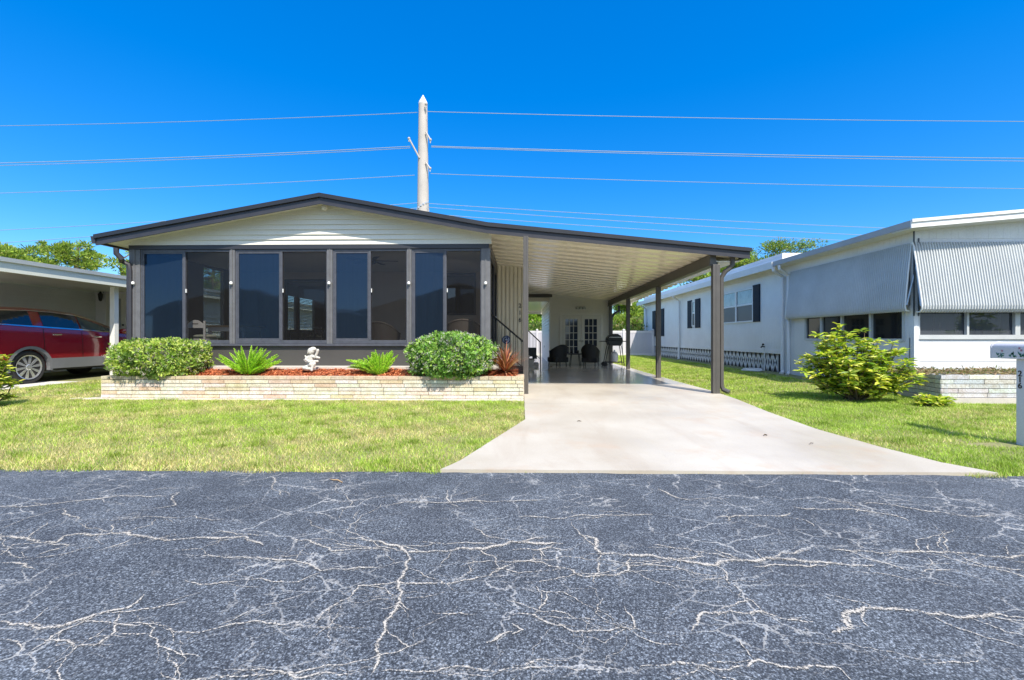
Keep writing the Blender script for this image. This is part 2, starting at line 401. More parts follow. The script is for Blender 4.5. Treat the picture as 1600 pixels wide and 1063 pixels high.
M['dirt'] = mat('lawn_soil', (.30, .27, .13), .95, col2=(.20, .24, .07), vs=2.5, bump=.5, bs=30, fine=.2)
M['mulch'] = mat('red_mulch', (.62, .17, .06), .9, attr=False, col2=(.42, .10, .035), vs=18, bump=1.0, bs=55, fine=.3)
M['chip'] = mat('mulch_chip', (1, 1, 1), .85, attr=True, fine=.15)

# ---------------------------------------------------------------- setting: ground, road, slabs
mb = MB(); xs = [-400, -60, -30, -14, 0, 14, 30, 60, 400]; ys = [-400, -40, -7.2, -6.2, 4.17, 4.6, 5.5, 6.5, 7.5, 8.4, 10, 13, 17, 30, 60, 500]
zz = [.1, .05, .03, -.02, -.02]+[gz(y) for y in ys[5:]]
vs = [(x, y, z) for y, z in zip(ys, zz) for x in xs]; nx = len(xs)
mb.add(vs, [(j*nx+i, j*nx+i+1, (j+1)*nx+i+1, (j+1)*nx+i) for j in range(len(ys)-1) for i in range(nx-1)])
tag(mb.build('ground', M['dirt']), kind='structure')
mb = MB()
n = 240; front = []
for i in range(n+1):
    x = -120+i; front.append((x, 4.2+.02*noise.noise(Vector((x*.7, 0, 0)))))
near = [-12+.15*i for i in range(161)]
front = [(-120, 4.2)]+[(x, 4.2+.035*noise.noise(Vector((x*1.3, 3, 0)))+.015*noise.noise(Vector((x*6, 3, 0)))) for x in near]+[(120, 4.2)]
mb.prism([(-120, -6.6), (120, -6.6)]+front[::-1], 'z', -.12, .004)
tag(mb.build('road', M['asphalt']), kind='structure')

# cracks drawn on the road where the photo shows the main ones (pixel polylines projected on the road plane)
def rp(px, py):
    r = ray(px, py); k = -(CZ-.006)/r[2]; return Vector((r[0]*k, r[1]*k, .008))
crk = [
 ([(0,838),(45,842),(88,848),(100,838),(150,836),(222,838),(260,845),(320,840),(382,838),(412,852)], 14),
 ([(0,880),(40,882),(55,890)], 10),([(150,862),(190,850),(215,838)], 8),([(0,868),(20,852),(60,848)],8),
 ([(455,842),(500,852),(520,862),(560,858),(610,862)], 9),([(460,838),(480,834)],6),
 ([(540,842),(590,846),(628,856),(636,864),(690,862),(740,858),(795,848),(880,850)], 14),
 ([(636,864),(634,885),(622,908),(628,925),(612,960),(600,990),(592,1030),(580,1056)], 12),
 ([(300,870),(350,872),(420,874),(460,876),(485,884),(500,893),(545,890),(600,888)], 8),
 ([(622,908),(590,914),(560,916),(545,935),(505,958),(490,975)], 8),
 ([(622,908),(660,912),(705,912),(740,905),(780,890),(800,882)], 9),
 ([(380,906),(430,910),(470,908),(500,896)], 7),([(290,905),(340,912),(380,906)],6),
 ([(0,972),(50,978),(88,980),(120,970),(160,958),(200,950),(225,930)], 17),
 ([(55,1000),(90,1002),(115,1012),(150,1008),(180,988),(186,960)], 12),
 ([(180,988),(215,992),(250,988)], 7),([(235,972),(262,980),(300,990),(330,985),(370,975),(410,972),(440,978),(470,976)], 7),
 ([(260,1020),(275,1040),(280,1063)], 9),([(300,1063),(340,1056),(400,1055),(470,1060),(530,1056),(560,1050)], 9),
 ([(592,1050),(640,1048),(700,1044),(740,1046),(800,1044),(870,1040)], 9),
 ([(675,955),(680,960),(720,958),(745,960)], 6),
 ([(800,860),(840,860),(895,860)], 8),([(905,836),(930,842),(940,866),(985,868),(1012,868),(1060,876),(1118,884),(1140,876),(1200,872),(1240,874),(1300,880),(1365,884)], 15),
 ([(800,876),(850,880),(880,888),(912,902),(940,900),(982,892),(985,872)], 9),
 ([(1118,884),(1135,896),(1138,912),(1160,925)], 8),([(985,892),(1010,905),(1040,912),(1058,922)],7),([(1085,912),(1110,906),(1135,898)],6),
 ([(1295,858),(1330,862),(1400,862),(1470,864),(1545,870),(1600,868)], 12),
 ([(1440,895),(1455,890),(1500,892)], 9),([(1450,872),(1452,888)],5),
 ([(1080,988),(1090,972),(1095,960),(1140,955),(1165,960),(1190,956),(1225,968),(1270,972)], 12),
 ([(1300,990),(1330,982),(1320,968),(1325,956),(1350,950),(1400,952),(1450,960),(1510,966),(1560,960),(1600,966)], 18),
 ([(1335,950),(1300,938),(1280,930)], 6),([(1325,956),(1322,975),(1345,980)],9),
 ([(800,962),(835,962),(860,975),(895,988),(940,986),(990,985),(988,965),(975,948)], 10),
 ([(832,962),(850,945),(856,925)], 7),([(895,988),(896,1000)],6),
 ([(1000,1042),(1040,1040),(1070,1036),(1100,1040),(1170,1042),(1182,1032),(1220,1042),(1270,1040),(1310,1044),(1330,1063)], 12),
 ([(1182,1032),(1165,1015),(1155,1000)], 6),([(1440,1040),(1480,1036),(1530,1032)],5),
 ([(800,1040),(810,1042),(840,1032),(890,1034)],5),([(760,1005),(780,995),(800,988)],14),([(800,975),(815,985),(800,992)],16),
 ([(860,812),(900,806),(960,806),(985,806),(1020,804)], 9),([(1028,765),(1050,775),(1080,782)],7),([(810,808),(860,810)],8),
 ([(1120,808),(1160,806),(1200,806),(1235,802)], 8),([(1235,792),(1260,796),(1310,796),(1360,800),(1400,806),(1420,815)], 8),
 ([(1290,780),(1340,788),(1400,790),(1440,798),(1500,806),(1560,806)], 7),
 ([(100,796),(118,808),(122,814)],6),([(0,792),(60,790),(130,782),(180,776),(260,776)],7),([(260,775),(280,770),(275,790),(240,795)],6),
 ([(420,745),(425,765),(440,775)],6),([(600,792),(700,786),(780,784),(860,780)],7),([(700,765),(705,785),(735,785)],6),
 ([(330,836),(345,830),(420,838)],5),([(560,800),(555,812)],5),([(0,1000),(30,1020)],8),
]
mb = MB(); uvs = []
rs = random.Random(3)
def crack(pts, wpx, lvl=0, z=.0):
    # pts world; jagged subdivision
    P = [pts[0]]
    def sub(a, b):
        L = (b-a).length
        if L < .03: P.append(b); return
        d = (b-a)/L; q = a.lerp(b, rs.uniform(.4, .6))+Vector((-d.y, d.x, 0))*rs.uniform(-1, 1)*L*.14; sub(a, q); sub(q, b)
    for a, b in zip(pts[:-1], pts[1:]): sub(a, b)
    m = len(P); b0 = len(mb.v); u = 0; kids = []
    for i, p_ in enumerate(P):
        tg = (P[min(i+1, m-1)]-P[max(i-1, 0)]); tg.z = 0; tg.normalize(); nr = Vector((-tg.y, tg.x, 0))
        e = min(1, min(i, m-1-i)/6+.25)
        wd = wpx*e*(.75+.5*abs(noise.noise(p_*3)))
        mb.v += [tuple(p_-nr*wd), tuple(p_+nr*wd)]; 
        if i: u += (P[i]-P[i-1]).length; mb.f.append((b0+2*i-2, b0+2*i, b0+2*i+1, b0+2*i-1)); mb.c.append(None); uvs.append((u,))
        if lvl < 3 and rs.random() < (.10, .06, .04)[lvl] and 2 < i < m-2:
            sgn = rs.choice((-1, 1)); ln = rs.uniform(.07, .42)*(1, .6, .4)[lvl]
            d2 = (nr*sgn+tg*rs.choice((-1, 1))*rs.uniform(.6, 2.2)).normalized()
            kids.append(([p_.copy(), p_+d2*ln*.5, p_+(d2+tg*rs.uniform(-.7, .7))*ln], wpx*rs.uniform(.35, .55)))
    for kp, kw in kids: crack(kp, kw, lvl+1)
for li, (pl, wp) in enumerate(crk):
    W = [rp(*q) for q in pl]; d = sum((q.y for q in W))/len(W)
    wid = wp*.5*d/F*1.25
    for q in W: q.z += .0002*(li % 9)
    crack(W, max(.009, min(.027, wid*.82)))
for k in range(22):      # hairline cracks between the main ones
    x, y = rs.uniform(-6, 6), 1.3+2.7*rs.random()**1.0; a = rs.choice([rs.uniform(-.5, .5), rs.uniform(-.5, .5), rs.uniform(1, 2.1)]); q = Vector((x, y, .0078)); W = [q]
    for j in range(rs.randint(2, 5)): a += rs.uniform(-.7, .7); q = q+Vector((math.cos(a), math.sin(a), 0))*rs.uniform(.15, .4); q.y = min(4.1, q.y); W.append(q.copy())
    crack(W, rs.uniform(.005, .009), 1)
co = mb.build('road_cracks', M['crack']); tag(co, kind='structure')
ul = co.data.uv_layers.new(name='UVMap')
for pl in co.data.polygons:
    for li in pl.loop_indices:
        vi = co.data.loops[li].vertex_index; v = co.data.vertices[vi].co
        ul.data[li].uv = (v.x, -1 if vi % 2 == 0 else 1)

# driveway
DL = [(-.76, 4.24), (-.62, 4.5), (.05, 6.55), (.05, 30)]
DR = [(4.34, 4.24), (4.12, 4.55), (3.98, 5.1), (3.84, 6.0), (3.86, 7.2), (3.98, 8.7), (4.02, 9.8), (3.9, 12), (3.8, 20)]
mb = MB()
def edge_at(E, y):
    for (x0, y0), (x1, y1) in zip(E[:-1], E[1:]):
        if y0 <= y <= y1: return x0+(x1-x0)*(y-y0)/(y1-y0)
    return E[-1][0] if y > E[-1][1] else E[0][0]
yy = [4.24, 4.4, 4.55, 4.8, 5.1, 5.5, 6, 6.55, 7.2, 7.9, 8.4, 8.7, 9.4, 9.8, 10.9]
def slab(yy, name, m, lift=.02, DLx=DL, DRx=DR):
    mb = MB(); vs = []
    for y in yy:
        a, b = edge_at(DLx, y), edge_at(DRx, y); z = gz(y)+lift; vs += [(a, y, -.2), (a, y, z), (b, y, z), (b, y, -.2)]
    k = len(yy); fs = []
    for j in range(k-1):
        for i in range(3): fs.append((j*4+i, j*4+i+1, j*4+5+i, j*4+4+i))
    fs += [(0, 1, 2, 3), tuple((k-1)*4+i for i in (3, 2, 1, 0))]
    mb.add(vs, fs); return tag(mb.build(name, m), kind='structure')
slab(yy, 'driveway', M['drive'])
slab([10.904, 12, 15, 17, 18.5, 20, 24, 27.5], 'carport_slab', M['slab'], .016, [(0.05, 4), (.05, 40)], [(3.98, 10.9), (3.8, 20), (3.8, 40)])
mb = MB(); mb.prism([(-16, 7.0), (-11.3, 7.0), (-11.35, 16), (-16, 16)], 'z', -.1, .125); tag(mb.build('neighbour_slab', M['sidewalk']), kind='structure')
# ---------------------------------------------------------------- main house
YF = 9.14                      # front edge of the roof
def roofpt(px, py): return PY(px, py, YF)
A, AP, K, E = roofpt(150, 368), roofpt(500, 303), roofpt(762, 349), roofpt(1172, 389)
YB = 27.0
house = empty('mobile_home', (-3.5, 9.5, .1), 'cream mobile home with dark screened porch and low gabled roof edged in charcoal', 'house')
def roofz(x):
    pts = [A, AP, K, E]
    for (x0, z0), (x1, z1) in zip(pts[:-1], pts[1:]):
        if x <= x1 or (x1, z1) == E: return z0+(z1-z0)*(x-x0)/(x1-x0)
th = .09
mb = MB(); mb.prism([A, AP, K, (K[0], K[1]-th), (AP[0], AP[1]-th), (A[0], A[1]-th)], 'y', YF+.03, 20.2); roof = mb.build('roof', M['charcoal'], house)
cp = MB(); cp.prism([K, E, (E[0], E[1]-.06), (K[0], K[1]-.06)], 'y', YF+.03, 18.9); cproof = cp.build('carport_roof', M['charcoal'], house)
fh = .20
mb = MB(); mb.prism([A, AP, K, E, (E[0], E[1]-fh+.01), (K[0], K[1]-fh), (AP[0], AP[1]-fh), (A[0], A[1]-fh)], 'y', YF, YF+.03)
fas = mb.build('fascia', M['charcoal'], roof)
mb = MB(); up = .012
mb.prism([(A[0]-.02, A[1]+up), (AP[0], AP[1]+up), (K[0], K[1]+up), (E[0]+.02, E[1]+up), (E[0]+.02, E[1]-.06), (K[0], K[1]-.07), (AP[0], AP[1]-.07), (A[0]-.02, A[1]-.07)], 'y', YF-.045, YF-.001)
mb.build('drip_edge', M['charcoal2'], roof)
mb = MB(); mb.prism([(A[0]-.0, A[1]-.17), (AP[0], AP[1]-.17), (K[0], K[1]-.17), (E[0], E[1]-.16), (E[0], E[1]-fh+.004), (K[0], K[1]-fh-.006), (AP[0], AP[1]-fh-.006), (A[0], A[1]-fh-.006)], 'y', YF-.012, YF-.001)
mb.build('fascia_trim', M['charcoal'], roof)
# left eave gutter
mb = MB(); mb.prism([(A[0]-.10, A[1]-.02), (A[0]+.0, A[1]-.02), (A[0]+.0, A[1]-.16), (A[0]-.07, A[1]-.16)], 'y', YF-.02, 20.2); mb.build('gutter', M['charcoal'], house)
# soffit (cream underside)
WY = 9.5; WLx = xa(207, WY); WRx = xa(762, WY)
mb = MB(); s = th+.02
mb.prism([(A[0], A[1]-s), (AP[0], AP[1]-s), (K[0]+.0, K[1]-s), (K[0]+.0, K[1]-s-.012), (AP[0], AP[1]-s-.012), (A[0], A[1]-s-.012)], 'y', YF+.031, 20.1); mb.build('soffit', M['cream'], house)
# gable siding, real laps
zb0 = za(480, 383, WY)
mb = MB(); lap = .105; z = zb0
def xlr(z):  # x extents below roof underside at height z
    m1 = (AP[1]-A[1])/(AP[0]-A[0]); m2 = (K[1]-AP[1])/(K[0]-AP[0]); d = s+.012
    return max(A[0]+(z+d-A[1])/m1, WLx-.08), min(AP[0]+(z+d-AP[1])/m2, WRx+.08)
while z < AP[1]-s-.03:
    z1 = min(z+lap, AP[1]-s-.02); a0, b0 = xlr(z); a1, b1 = xlr(z1); y0 = WY-.055; y1 = WY-.022
    mb.add([(a0, y0, z), (b0, y0, z), (b1, y1, z1), (a1, y1, z1), (a0, y1+.03, z), (b0, y1+.03, z), (b1, y1+.03, z1), (a1, y1+.03, z1)], [(0,1,2,3), (0,4,5,1), (4,7,6,5), (0,3,7,4), (1,5,6,2)])
    z += lap
mb.build('gable_siding', M['cream'], house)
mb = MB(); gx, gzp = PY(508, 324, WY-.1); mb.tube([(gx, WY-.1, gzp-.02), (gx, WY-.16, gzp-.03)], [.055, .05], 12); mb.ball((gx, WY-.17, gzp-.03), .05, 10); mb.build('gable_light', M['cream'], house, smooth=True)
# knee wall + floor + ledge
zs = za(480, 537, WY)          # sill top
FL = .75
mb = MB(); mb.box(WLx, WRx, WY, WY+.1, .12, zs); mb.build('knee_wall', M['knee'], house)
mb = MB(); mb.box(WLx+.1, WRx-.06, WY+.1, 12.95, .3, FL); mb.build('porch_floor', mat('porch_carpet', (.34, .30, .27), .9), house)
mb = MB(); mb.box(WLx-.02, WRx+.02, 9.12, WY-.002, .12, za(480, 573, 9.2)); tag(mb.build('concrete_ledge', M['concrete2'], house))
# header
mb = MB(); mb.box(WLx-.04, WRx+.03, WY-.05, WY+.1, zb0-.09, zb0-.004); mb.build('header_beam', M['darkframe'], house)
hz = zb0-.092
# mullion posts
def mull(px0, px1, name='mullion', m='mull', z0=None):
    mb = MB(); a, b = xa(px0, WY-.03), xa(px1, WY-.03); mb.box(a, b, WY-.035, WY+.07, zs-.02, hz)
    mb.box(a+(b-a)*.44, a+(b-a)*.56, WY-.05, WY-.036, zs-.02, hz)
    o_ = mb.build(name, M[m], house)
    mb = MB(); cx_ = (a+b)/2; zc = za((px0+px1)/2, 444, WY); mb.lathe([(.018, 0), (.03, .012), (.03, .045), (.02, .06), (.004, .065)], (cx_, WY-.075, zc-.02), n=12)
    mb.box(cx_-.008, cx_+.008, WY-.06, WY-.05, zc-.03, zc)
    mb.build('light_cap', M['white'], o_, smooth=True)
    return a, b
mulls = [(202, 219), (359, 367), (511, 519.5), (636, 643), (752, 766)]
ex = [mull(*m_) for m_ in mulls]
mb = MB(); mb.box(WLx, WRx, WY-.06, WY+.08, zs-.05, zs-.001); mb.build('window_sill', M['frame'], house)
splits = [289, 440, 578, 696]
for i in range(4):
    x0 = ex[i][1]+.004; x1 = ex[i+1][0]-.004; xm = xa(splits[i], WY)
    w_ = .036
    win = MB()
    win.box(x0, x0+w_, WY-.02, WY+.04, zs, hz); win.box(x1-w_*.5, x1, WY-.02, WY+.04, zs, hz)
    win.box(x0+w_, x1-w_*.5, WY-.02, WY+.04, zs, zs+.07); win.box(x0+w_, x1-w_*.5, WY-.02, WY+.04, hz-.05, hz)
    win.box(xm-.025, xm+.025, WY-.024, WY+.044, zs+.07, hz-.05)
    wo_ = win.build('window', M['frame'], house, bevel=.004)
    sf = MB(); a, b = x0+w_, xm-.025
    for (c0, c1, d0, d1) in ((a, a+.03, zs+.07, hz-.05), (b-.022, b, zs+.07, hz-.05)): sf.box(c0, c1, WY-.012, WY+.02, d0, d1)
    sf.box(a+.03, b-.022, WY-.012, WY+.02, zs+.07, zs+.11); sf.box(a+.03, b-.022, WY-.012, WY+.02, hz-.085, hz-.05)
    sf.build('sash', M['frame'], wo_)
    g = MB(); g.quad((a+.02, WY+.003, zs+.09), (b-.01, WY+.003, zs+.09), (b-.01, WY+.003, hz-.07), (a+.02, WY+.003, hz-.07)); g.build('glass_pane', M['glass'], wo_)
    g = MB(); g.quad((xm+.025, WY+.012, zs+.07), (x1-w_*.5, WY+.012, zs+.07), (x1-w_*.5, WY+.012, hz-.05), (xm+.025, WY+.012, hz-.05)); g.build('screen_pane', M['screen'], wo_)
    mb = MB(); zl = (zs+hz)/2+.12; mb.box(xm+.036, xm+.05, WY-.035, WY-.01, zl-.04, zl+.04); mb.build('latch', M['white'], wo_)
# downspout left (charcoal, S bend)
mb = MB(); X0 = xa(181, 9.15); Xd = xa(201, 9.42)
mb.tube([(X0, 9.16, za(181, 388, 9.15)), (X0, 9.16, za(181, 396, 9.15)), (X0+.06, 9.2, za(186, 403, 9.2)), (Xd-.1, 9.36, za(196, 407, 9.3)), (Xd-.02, 9.44, za(201, 413, 9.4)), (Xd, 9.44, za(201, 424, 9.4)), (Xd, 9.44, .35)], .052, 8)
mb.build('downspout', M['charcoal'], house, smooth=True)
# side walls of the screened porch
def wallX(x0, x1, y0, y1, z0, z1, holes, mb):   # wall in the YZ plane, holes (ya,yb,za,zb)
    holes = sorted(holes); y = y0
    for (a, b, c, d) in holes:
        if a > y: mb.box(x0, x1, y, a, z0, z1)
        if c > z0: mb.box(x0, x1, a, b, z0, c)
        if d < z1: mb.box(x0, x1, a, b, d, z1)
        y = b
    if y < y1: mb.box(x0, x1, y, y1, z0, z1)
def wallY(y0, y1, x0, x1, z0, z1, holes, mb):
    holes = sorted(holes); x = x0
    for (a, b, c, d) in holes:
        if a > x: mb.box(x, a, y0, y1, z0, z1)
        if c > z0: mb.box(a, b, y0, y1, z0, c)
        if d < z1: mb.box(a, b, y0, y1, d, z1)
        x = b
    if x < x1: mb.box(x, x1, y0, y1, z0, z1)
XL = WLx
zt = zb0-.05
mb = MB()
lw1 = PX(318, 417, XL+.1); lw2 = PX(350, 423, XL+.1)
wz0, wz1 = 1.25, lw1[1]
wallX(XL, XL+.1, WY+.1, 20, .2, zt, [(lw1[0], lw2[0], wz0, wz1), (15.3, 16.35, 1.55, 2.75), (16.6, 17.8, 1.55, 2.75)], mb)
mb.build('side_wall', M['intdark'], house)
mb = MB(); mb.box(XL+.04, XL+.046, lw1[0], lw2[0], wz0, wz1); mb.build('side_pane', M['clearglass'], house)
for (a, b) in ((15.3, 16.35), (16.6, 17.8)):
    mb = MB(); z = 1.57
    while z < 2.73: mb.add([(XL+.03, a+.02, z), (XL+.03, b-.02, z), (XL+.075, b-.02, z+.022), (XL+.075, a+.02, z+.022)], [(0,1,2,3)]); z += .055
    mb.build('window_blind', M['blind'], house)
# right side wall of the porch: charcoal frame with screens and a door
mb = MB(); XR = WRx; ph = roofz(XR)-.3
YD = 12.95
for y0, y1 in ((WY+.1, WY+.17), (10.6, 10.67), (11.75, 11.85), (12.85, YD)): mb.box(XR-.06, XR, y0, y1, .4, ph)
mb.box(XR-.06, XR, WY+.17, 10.6, .4, zs); mb.box(XR-.06, XR, 10.67, 11.75, .4, zs); mb.box(XR-.06, XR, WY+.17, 12.85, hz-.02, ph)
mb.box(XR-.06, XR, 11.85, 12.85, .4, FL)
mb.build('side_frame', M['charcoal'], house)
mb = MB(); mb.box(XR-.035, XR-.03, WY+.17, 10.6, zs, hz-.02); mb.box(XR-.035, XR-.03, 10.67, 11.75, zs, hz-.02); mb.build('side_screen', M['screen'], house)
mb = MB(); y0, y1 = 11.86, 12.84
for a, b, c, d in ((y0, y0+.09, FL+.01, hz-.03), (y1-.09, y1, FL+.01, hz-.03), (y0+.09, y1-.09, FL+.01, FL+.3), (y0+.09, y1-.09, 1.75, 1.83), (y0+.09, y1-.09, hz-.12, hz-.03)): mb.box(XR-.04, XR+.005, a, b, c, d)
dr = mb.build('screen_door', M['darkframe'], house)
mb = MB(); mb.box(XR-.02, XR-.016, y0+.09, y1-.09, FL+.3, 1.75); mb.box(XR-.02, XR-.016, y0+.09, y1-.09, 1.83, hz-.12); mb.build('door_screen', M['screen'], dr)
mb = MB(); mb.tube([(XR+.005, 11.95, 1.8), (XR+.05, 11.95, 1.8), (XR+.05, 12.07, 1.8)], .012, 6); mb.build('door_handle', M['steel'], dr)
# back wall of the porch, with sliding door and window
mb = MB(); BX0, BX1 = XL+.1, xa(818, 13)+.02
dx0, dx1 = xa(445, 13.), xa(511, 13.); dz = za(480, 437, 13.)
wx0, wx1 = xa(698, 13.), xa(741, 13.); wza, wzb = za(700, 490, 13.), za(700, 430, 13.)
wallY(13., 13.12, BX0, XR-.0, FL, zt+.5, [(dx0, dx1, FL, dz), (wx0, wx1, wza, wzb)], mb); mb.build('porch_back_wall', M['tan'], house)
mb = MB()
for (a, b, c, d) in ((dx0, dx0+.06, FL, dz), (dx1-.06, dx1, FL, dz), (dx0+.06, dx1-.06, dz-.06, dz)): mb.box(a, b, 12.97, 13.06, c, d)
sdoor = mb.build('sliding_door', M['darkframe'], house); mb = MB(); mb.box(dx0+.06, dx1-.06, 13.03, 13.036, FL, dz-.06); mb.build('door_glass', M['clearglass'], sdoor)
mb = MB(); e = .05
for (a, b, c, d) in ((wx0-e, wx0, wza-e, wzb+e), (wx1, wx1+e, wza-e, wzb+e), (wx0, wx1, wzb, wzb+e), (wx0, wx1, wza-e, wza)): mb.box(a, b, 12.96, 13.0, c, d)
bw = mb.build('back_window', M['frame'], house); mb = MB(); mb.box(wx0, wx1, 13.05, 13.055, wza, wzb); mb.build('pane', M['darkglass'], bw)
mb = MB(); mb.box(wx0+.02, wx0+.45, 13.1, 13.11, wzb-.55, wzb-.05); mb.box(wx0+.02, wx1-.02, 13.12, 13.13, wzb-.3, wzb-.03); mb.build('blind', M['intwall'], bw)
# main body rooms
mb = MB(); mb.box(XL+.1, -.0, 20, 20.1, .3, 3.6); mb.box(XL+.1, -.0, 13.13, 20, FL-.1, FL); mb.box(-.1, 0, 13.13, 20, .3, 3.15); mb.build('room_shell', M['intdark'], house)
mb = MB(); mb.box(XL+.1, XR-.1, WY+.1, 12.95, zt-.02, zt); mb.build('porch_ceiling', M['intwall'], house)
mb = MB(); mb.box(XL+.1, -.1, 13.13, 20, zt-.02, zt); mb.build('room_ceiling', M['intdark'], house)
# ribbed front-facing wall right of the porch (house number wall)
HX1 = xa(819, 12.97)
mb = MB(); x = XR+.002; pitch = .115; Y0 = 12.98
prof = []
while x < HX1-.02:
    prof += [(x, Y0), (x+pitch*.25, Y0-.022), (x+pitch*.62, Y0-.022), (x+pitch*.87, Y0)]; x += pitch
prof = [q for q in prof if q[0] <= HX1]; prof.append((HX1, Y0))
def topz(x): return 3.36-.12*(x+.7)
for (xa_, ya_), (xb_, yb_) in zip(prof[:-1], prof[1:]):
    mb.quad((xa_, ya_, .45), (xb_, yb_, .45), (xb_, yb_, topz(xb_)), (xa_, ya_, topz(xa_)))
mb.box(XR, HX1, Y0+.001, Y0+.1, .45, 3.2)
mb.build('ribbed_wall', M['cream_rib'], house)
mb = MB(); mb.box(HX1-.03, HX1+.015, Y0-.03, Y0+.12, .12, 3.2); mb.build('corner_trim', M['charcoal'], house)
mb = MB(); mb.box(XR+.02, HX1-.035, Y0-.01, Y0+.06, .12, .449); mb.build('skirting', M['knee'], house)
for i, ch in enumerate('216'):
    px, py = 812.5, 481+i*11.0; x_, z_ = PY(px, py, Y0-.03); text_mesh(ch, .17, 'house_number', M['black'], house, (x_+.0, Y0-.03, z_), .006)
# side wall of main home along the carport
mb = MB(); mb.box(-.0, HX1, Y0+.12, 20.1, .12, 3.1); mb.build('side_siding', M['cream_rib'], house)
# carport ceiling : pans with raised ribs across
def cz(x, y): return 3.335-.105*x-.022*(y-9.3)
mb = MB(); y = YF+.05; CX0, CX1 = XR+.01, E[0]-.05
pr = []
while y < 18.6:
    pr += [(y, 0), (y+.015, .055), (y+.20, .055), (y+.215, 0), (y+.42, 0)]
    y += .422
nseg = 6
vs = []
for (y_, dz_) in pr:
    for k in range(nseg+1):
        x = CX0+(CX1-CX0)*k/nseg; vs.append((x, y_, cz(x, y_)+dz_+.0015*noise.noise(Vector((x*1.1, y_*.9, 0)))))
mb.add(vs, [(j*(nseg+1)+k, j*(nseg+1)+k+1, (j+1)*(nseg+1)+k+1, (j+1)*(nseg+1)+k) for j in range(len(pr)-1) for k in range(nseg)])
mb.build('carport_ceiling', M['ceil'], house)
# beam along posts
def bx(y): return 3.86-.03*(y-9.3)
mb = MB()
for (w0, w1, z0, z1) in ((-.06, .06, -.21, .0), (-.075, .075, -.225, -.20)):
    a = [(bx(YF+.12)+w0, YF+.12, cz(3.88, 9.3)+z0), (bx(YF+.12)+w1, YF+.12, cz(3.88, 9.3)+z0), (bx(YF+.12)+w1, YF+.12, cz(3.88, 9.3)+z1), (bx(YF+.12)+w0, YF+.12, cz(3.88, 9.3)+z1)]
    yb_ = 18.75; zb_ = cz(3.6, 18.6); b_ = [(bx(yb_)+w0, yb_, zb_+z0), (bx(yb_)+w1, yb_, zb_+z0), (bx(yb_)+w1, yb_, zb_+z1), (bx(yb_)+w0, yb_, zb_+z1)]
    mb.add(a+b_, [(0,1,2,3), (7,6,5,4), (0,4,5,1), (1,5,6,2), (2,6,7,3), (3,7,4,0)])
mb.build('carport_beam', M['beam'], house)
# outer gutter along the right eave
mb = MB(); gx0 = E[0]-.02
mb.prism([(gx0-.1, E[1]-.06), (gx0, E[1]-.03), (gx0+.0, E[1]-.17), (gx0-.08, E[1]-.17)], 'y', YF+.04, 18.9); mb.build('carport_gutter', M['charcoal'], house)
mb = MB(); mb.box(bx(9.3)+.08, gx0-.11, 9.3, 18.7, cz(3.9, 14)-.03, cz(3.9, 14)-.015); mb.build('eave_soffit', M['ceil'], house)
# posts
for (px, y, pw) in ((1118, 9.28, .07), (1028, 12.6, .06), (981, 15.75, .06), (951, 18.45, .06)):
    mb = MB(); x = bx(y) if px != 1118 else xa(1118, 9.28); zb_ = gz(y); zt_ = cz(x, y)-.20
    mb.box(x-pw, x+pw, y-.05, y+.05, zb_, zt_); mb.box(x-.012, x+.012, y-.056, y-.0505, zb_, zt_)
    mb.box(x-pw-.0, x+pw+.0, y+.0505, y+.056, zb_, zt_+.1)
    mb.build('carport_post', M['brownpost'], house, bevel=.004)
mb = MB(); x = xa(821.5, 8.95+.2); y = 9.15; pw = .052
mb.box(x-pw, x+pw, y-.05, y+.05, .10, roofz(x)-.19); mb.box(x+pw*.2, x+pw*.32, y-.055, y-.0505, .1, roofz(x)-.19)
mb.build('carport_post', M['brownpost'], house, bevel=.004)
# front right downspout
mb = MB(); xg, zg = PY(1148, 408, 9.2); xd = xa(1127, 9.35)
mb.tube([(xg, 9.3, E[1]-.12), (xg, 9.3, zg-.06), (xg-.06, 9.3, zg-.13), (xd+.07, 9.33, za(1130, 424, 9.3)), (xd, 9.35, za(1127, 434, 9.3)), (xd, 9.35, .28), (xd+.03, 9.33, .2), (xd+.12, 9.25, .15)], .048, 8)
mb.build('downspout', M['brownpost'], house, smooth=True)
mb = MB(); x_ = xa(966, 18.5); mb.tube([(x_+.05, 18.6, za(966, 478, 18.6)), (x_+.05, 18.6, za(966, 486, 18.6)), (x_-.15, 18.5, za(957, 490, 18.6)), (x_-.28, 18.45, za(955, 497, 18.6)), (x_-.28, 18.45, .2)], .05, 8); mb.build('downspout', M['charcoal'], house, smooth=True)
mb = MB(); mb.prism([(CX0+.8, cz(CX0+.8, 18.6)-.1), (CX1, cz(CX1, 18.6)-.1), (CX1, E[1]-.05), (K[0], K[1]-.05), (CX0+.8, K[1]-.15)], 'y', 18.62, 18.64); mb.build('rear_filler', M['cream'], house)
# rear cross beam and rear canopy
mb = MB(); mb.box(.1, 1.25, 18.6, 18.75, cz(.6, 18.6)-.16, cz(.6, 18.6)-.03); mb.build('cross_beam', M['beam'], house)
mb = MB(); mb.box(.1, 1.16, 18.76, 26.3, 2.74, 2.80); mb.box(.1, 1.16, 26.3, 26.4, 2.62, 2.80); mb.box(.1, 1.16, 18.765, 18.80, 2.801, 3.15); mb.build('rear_canopy', M['ceil'], house)

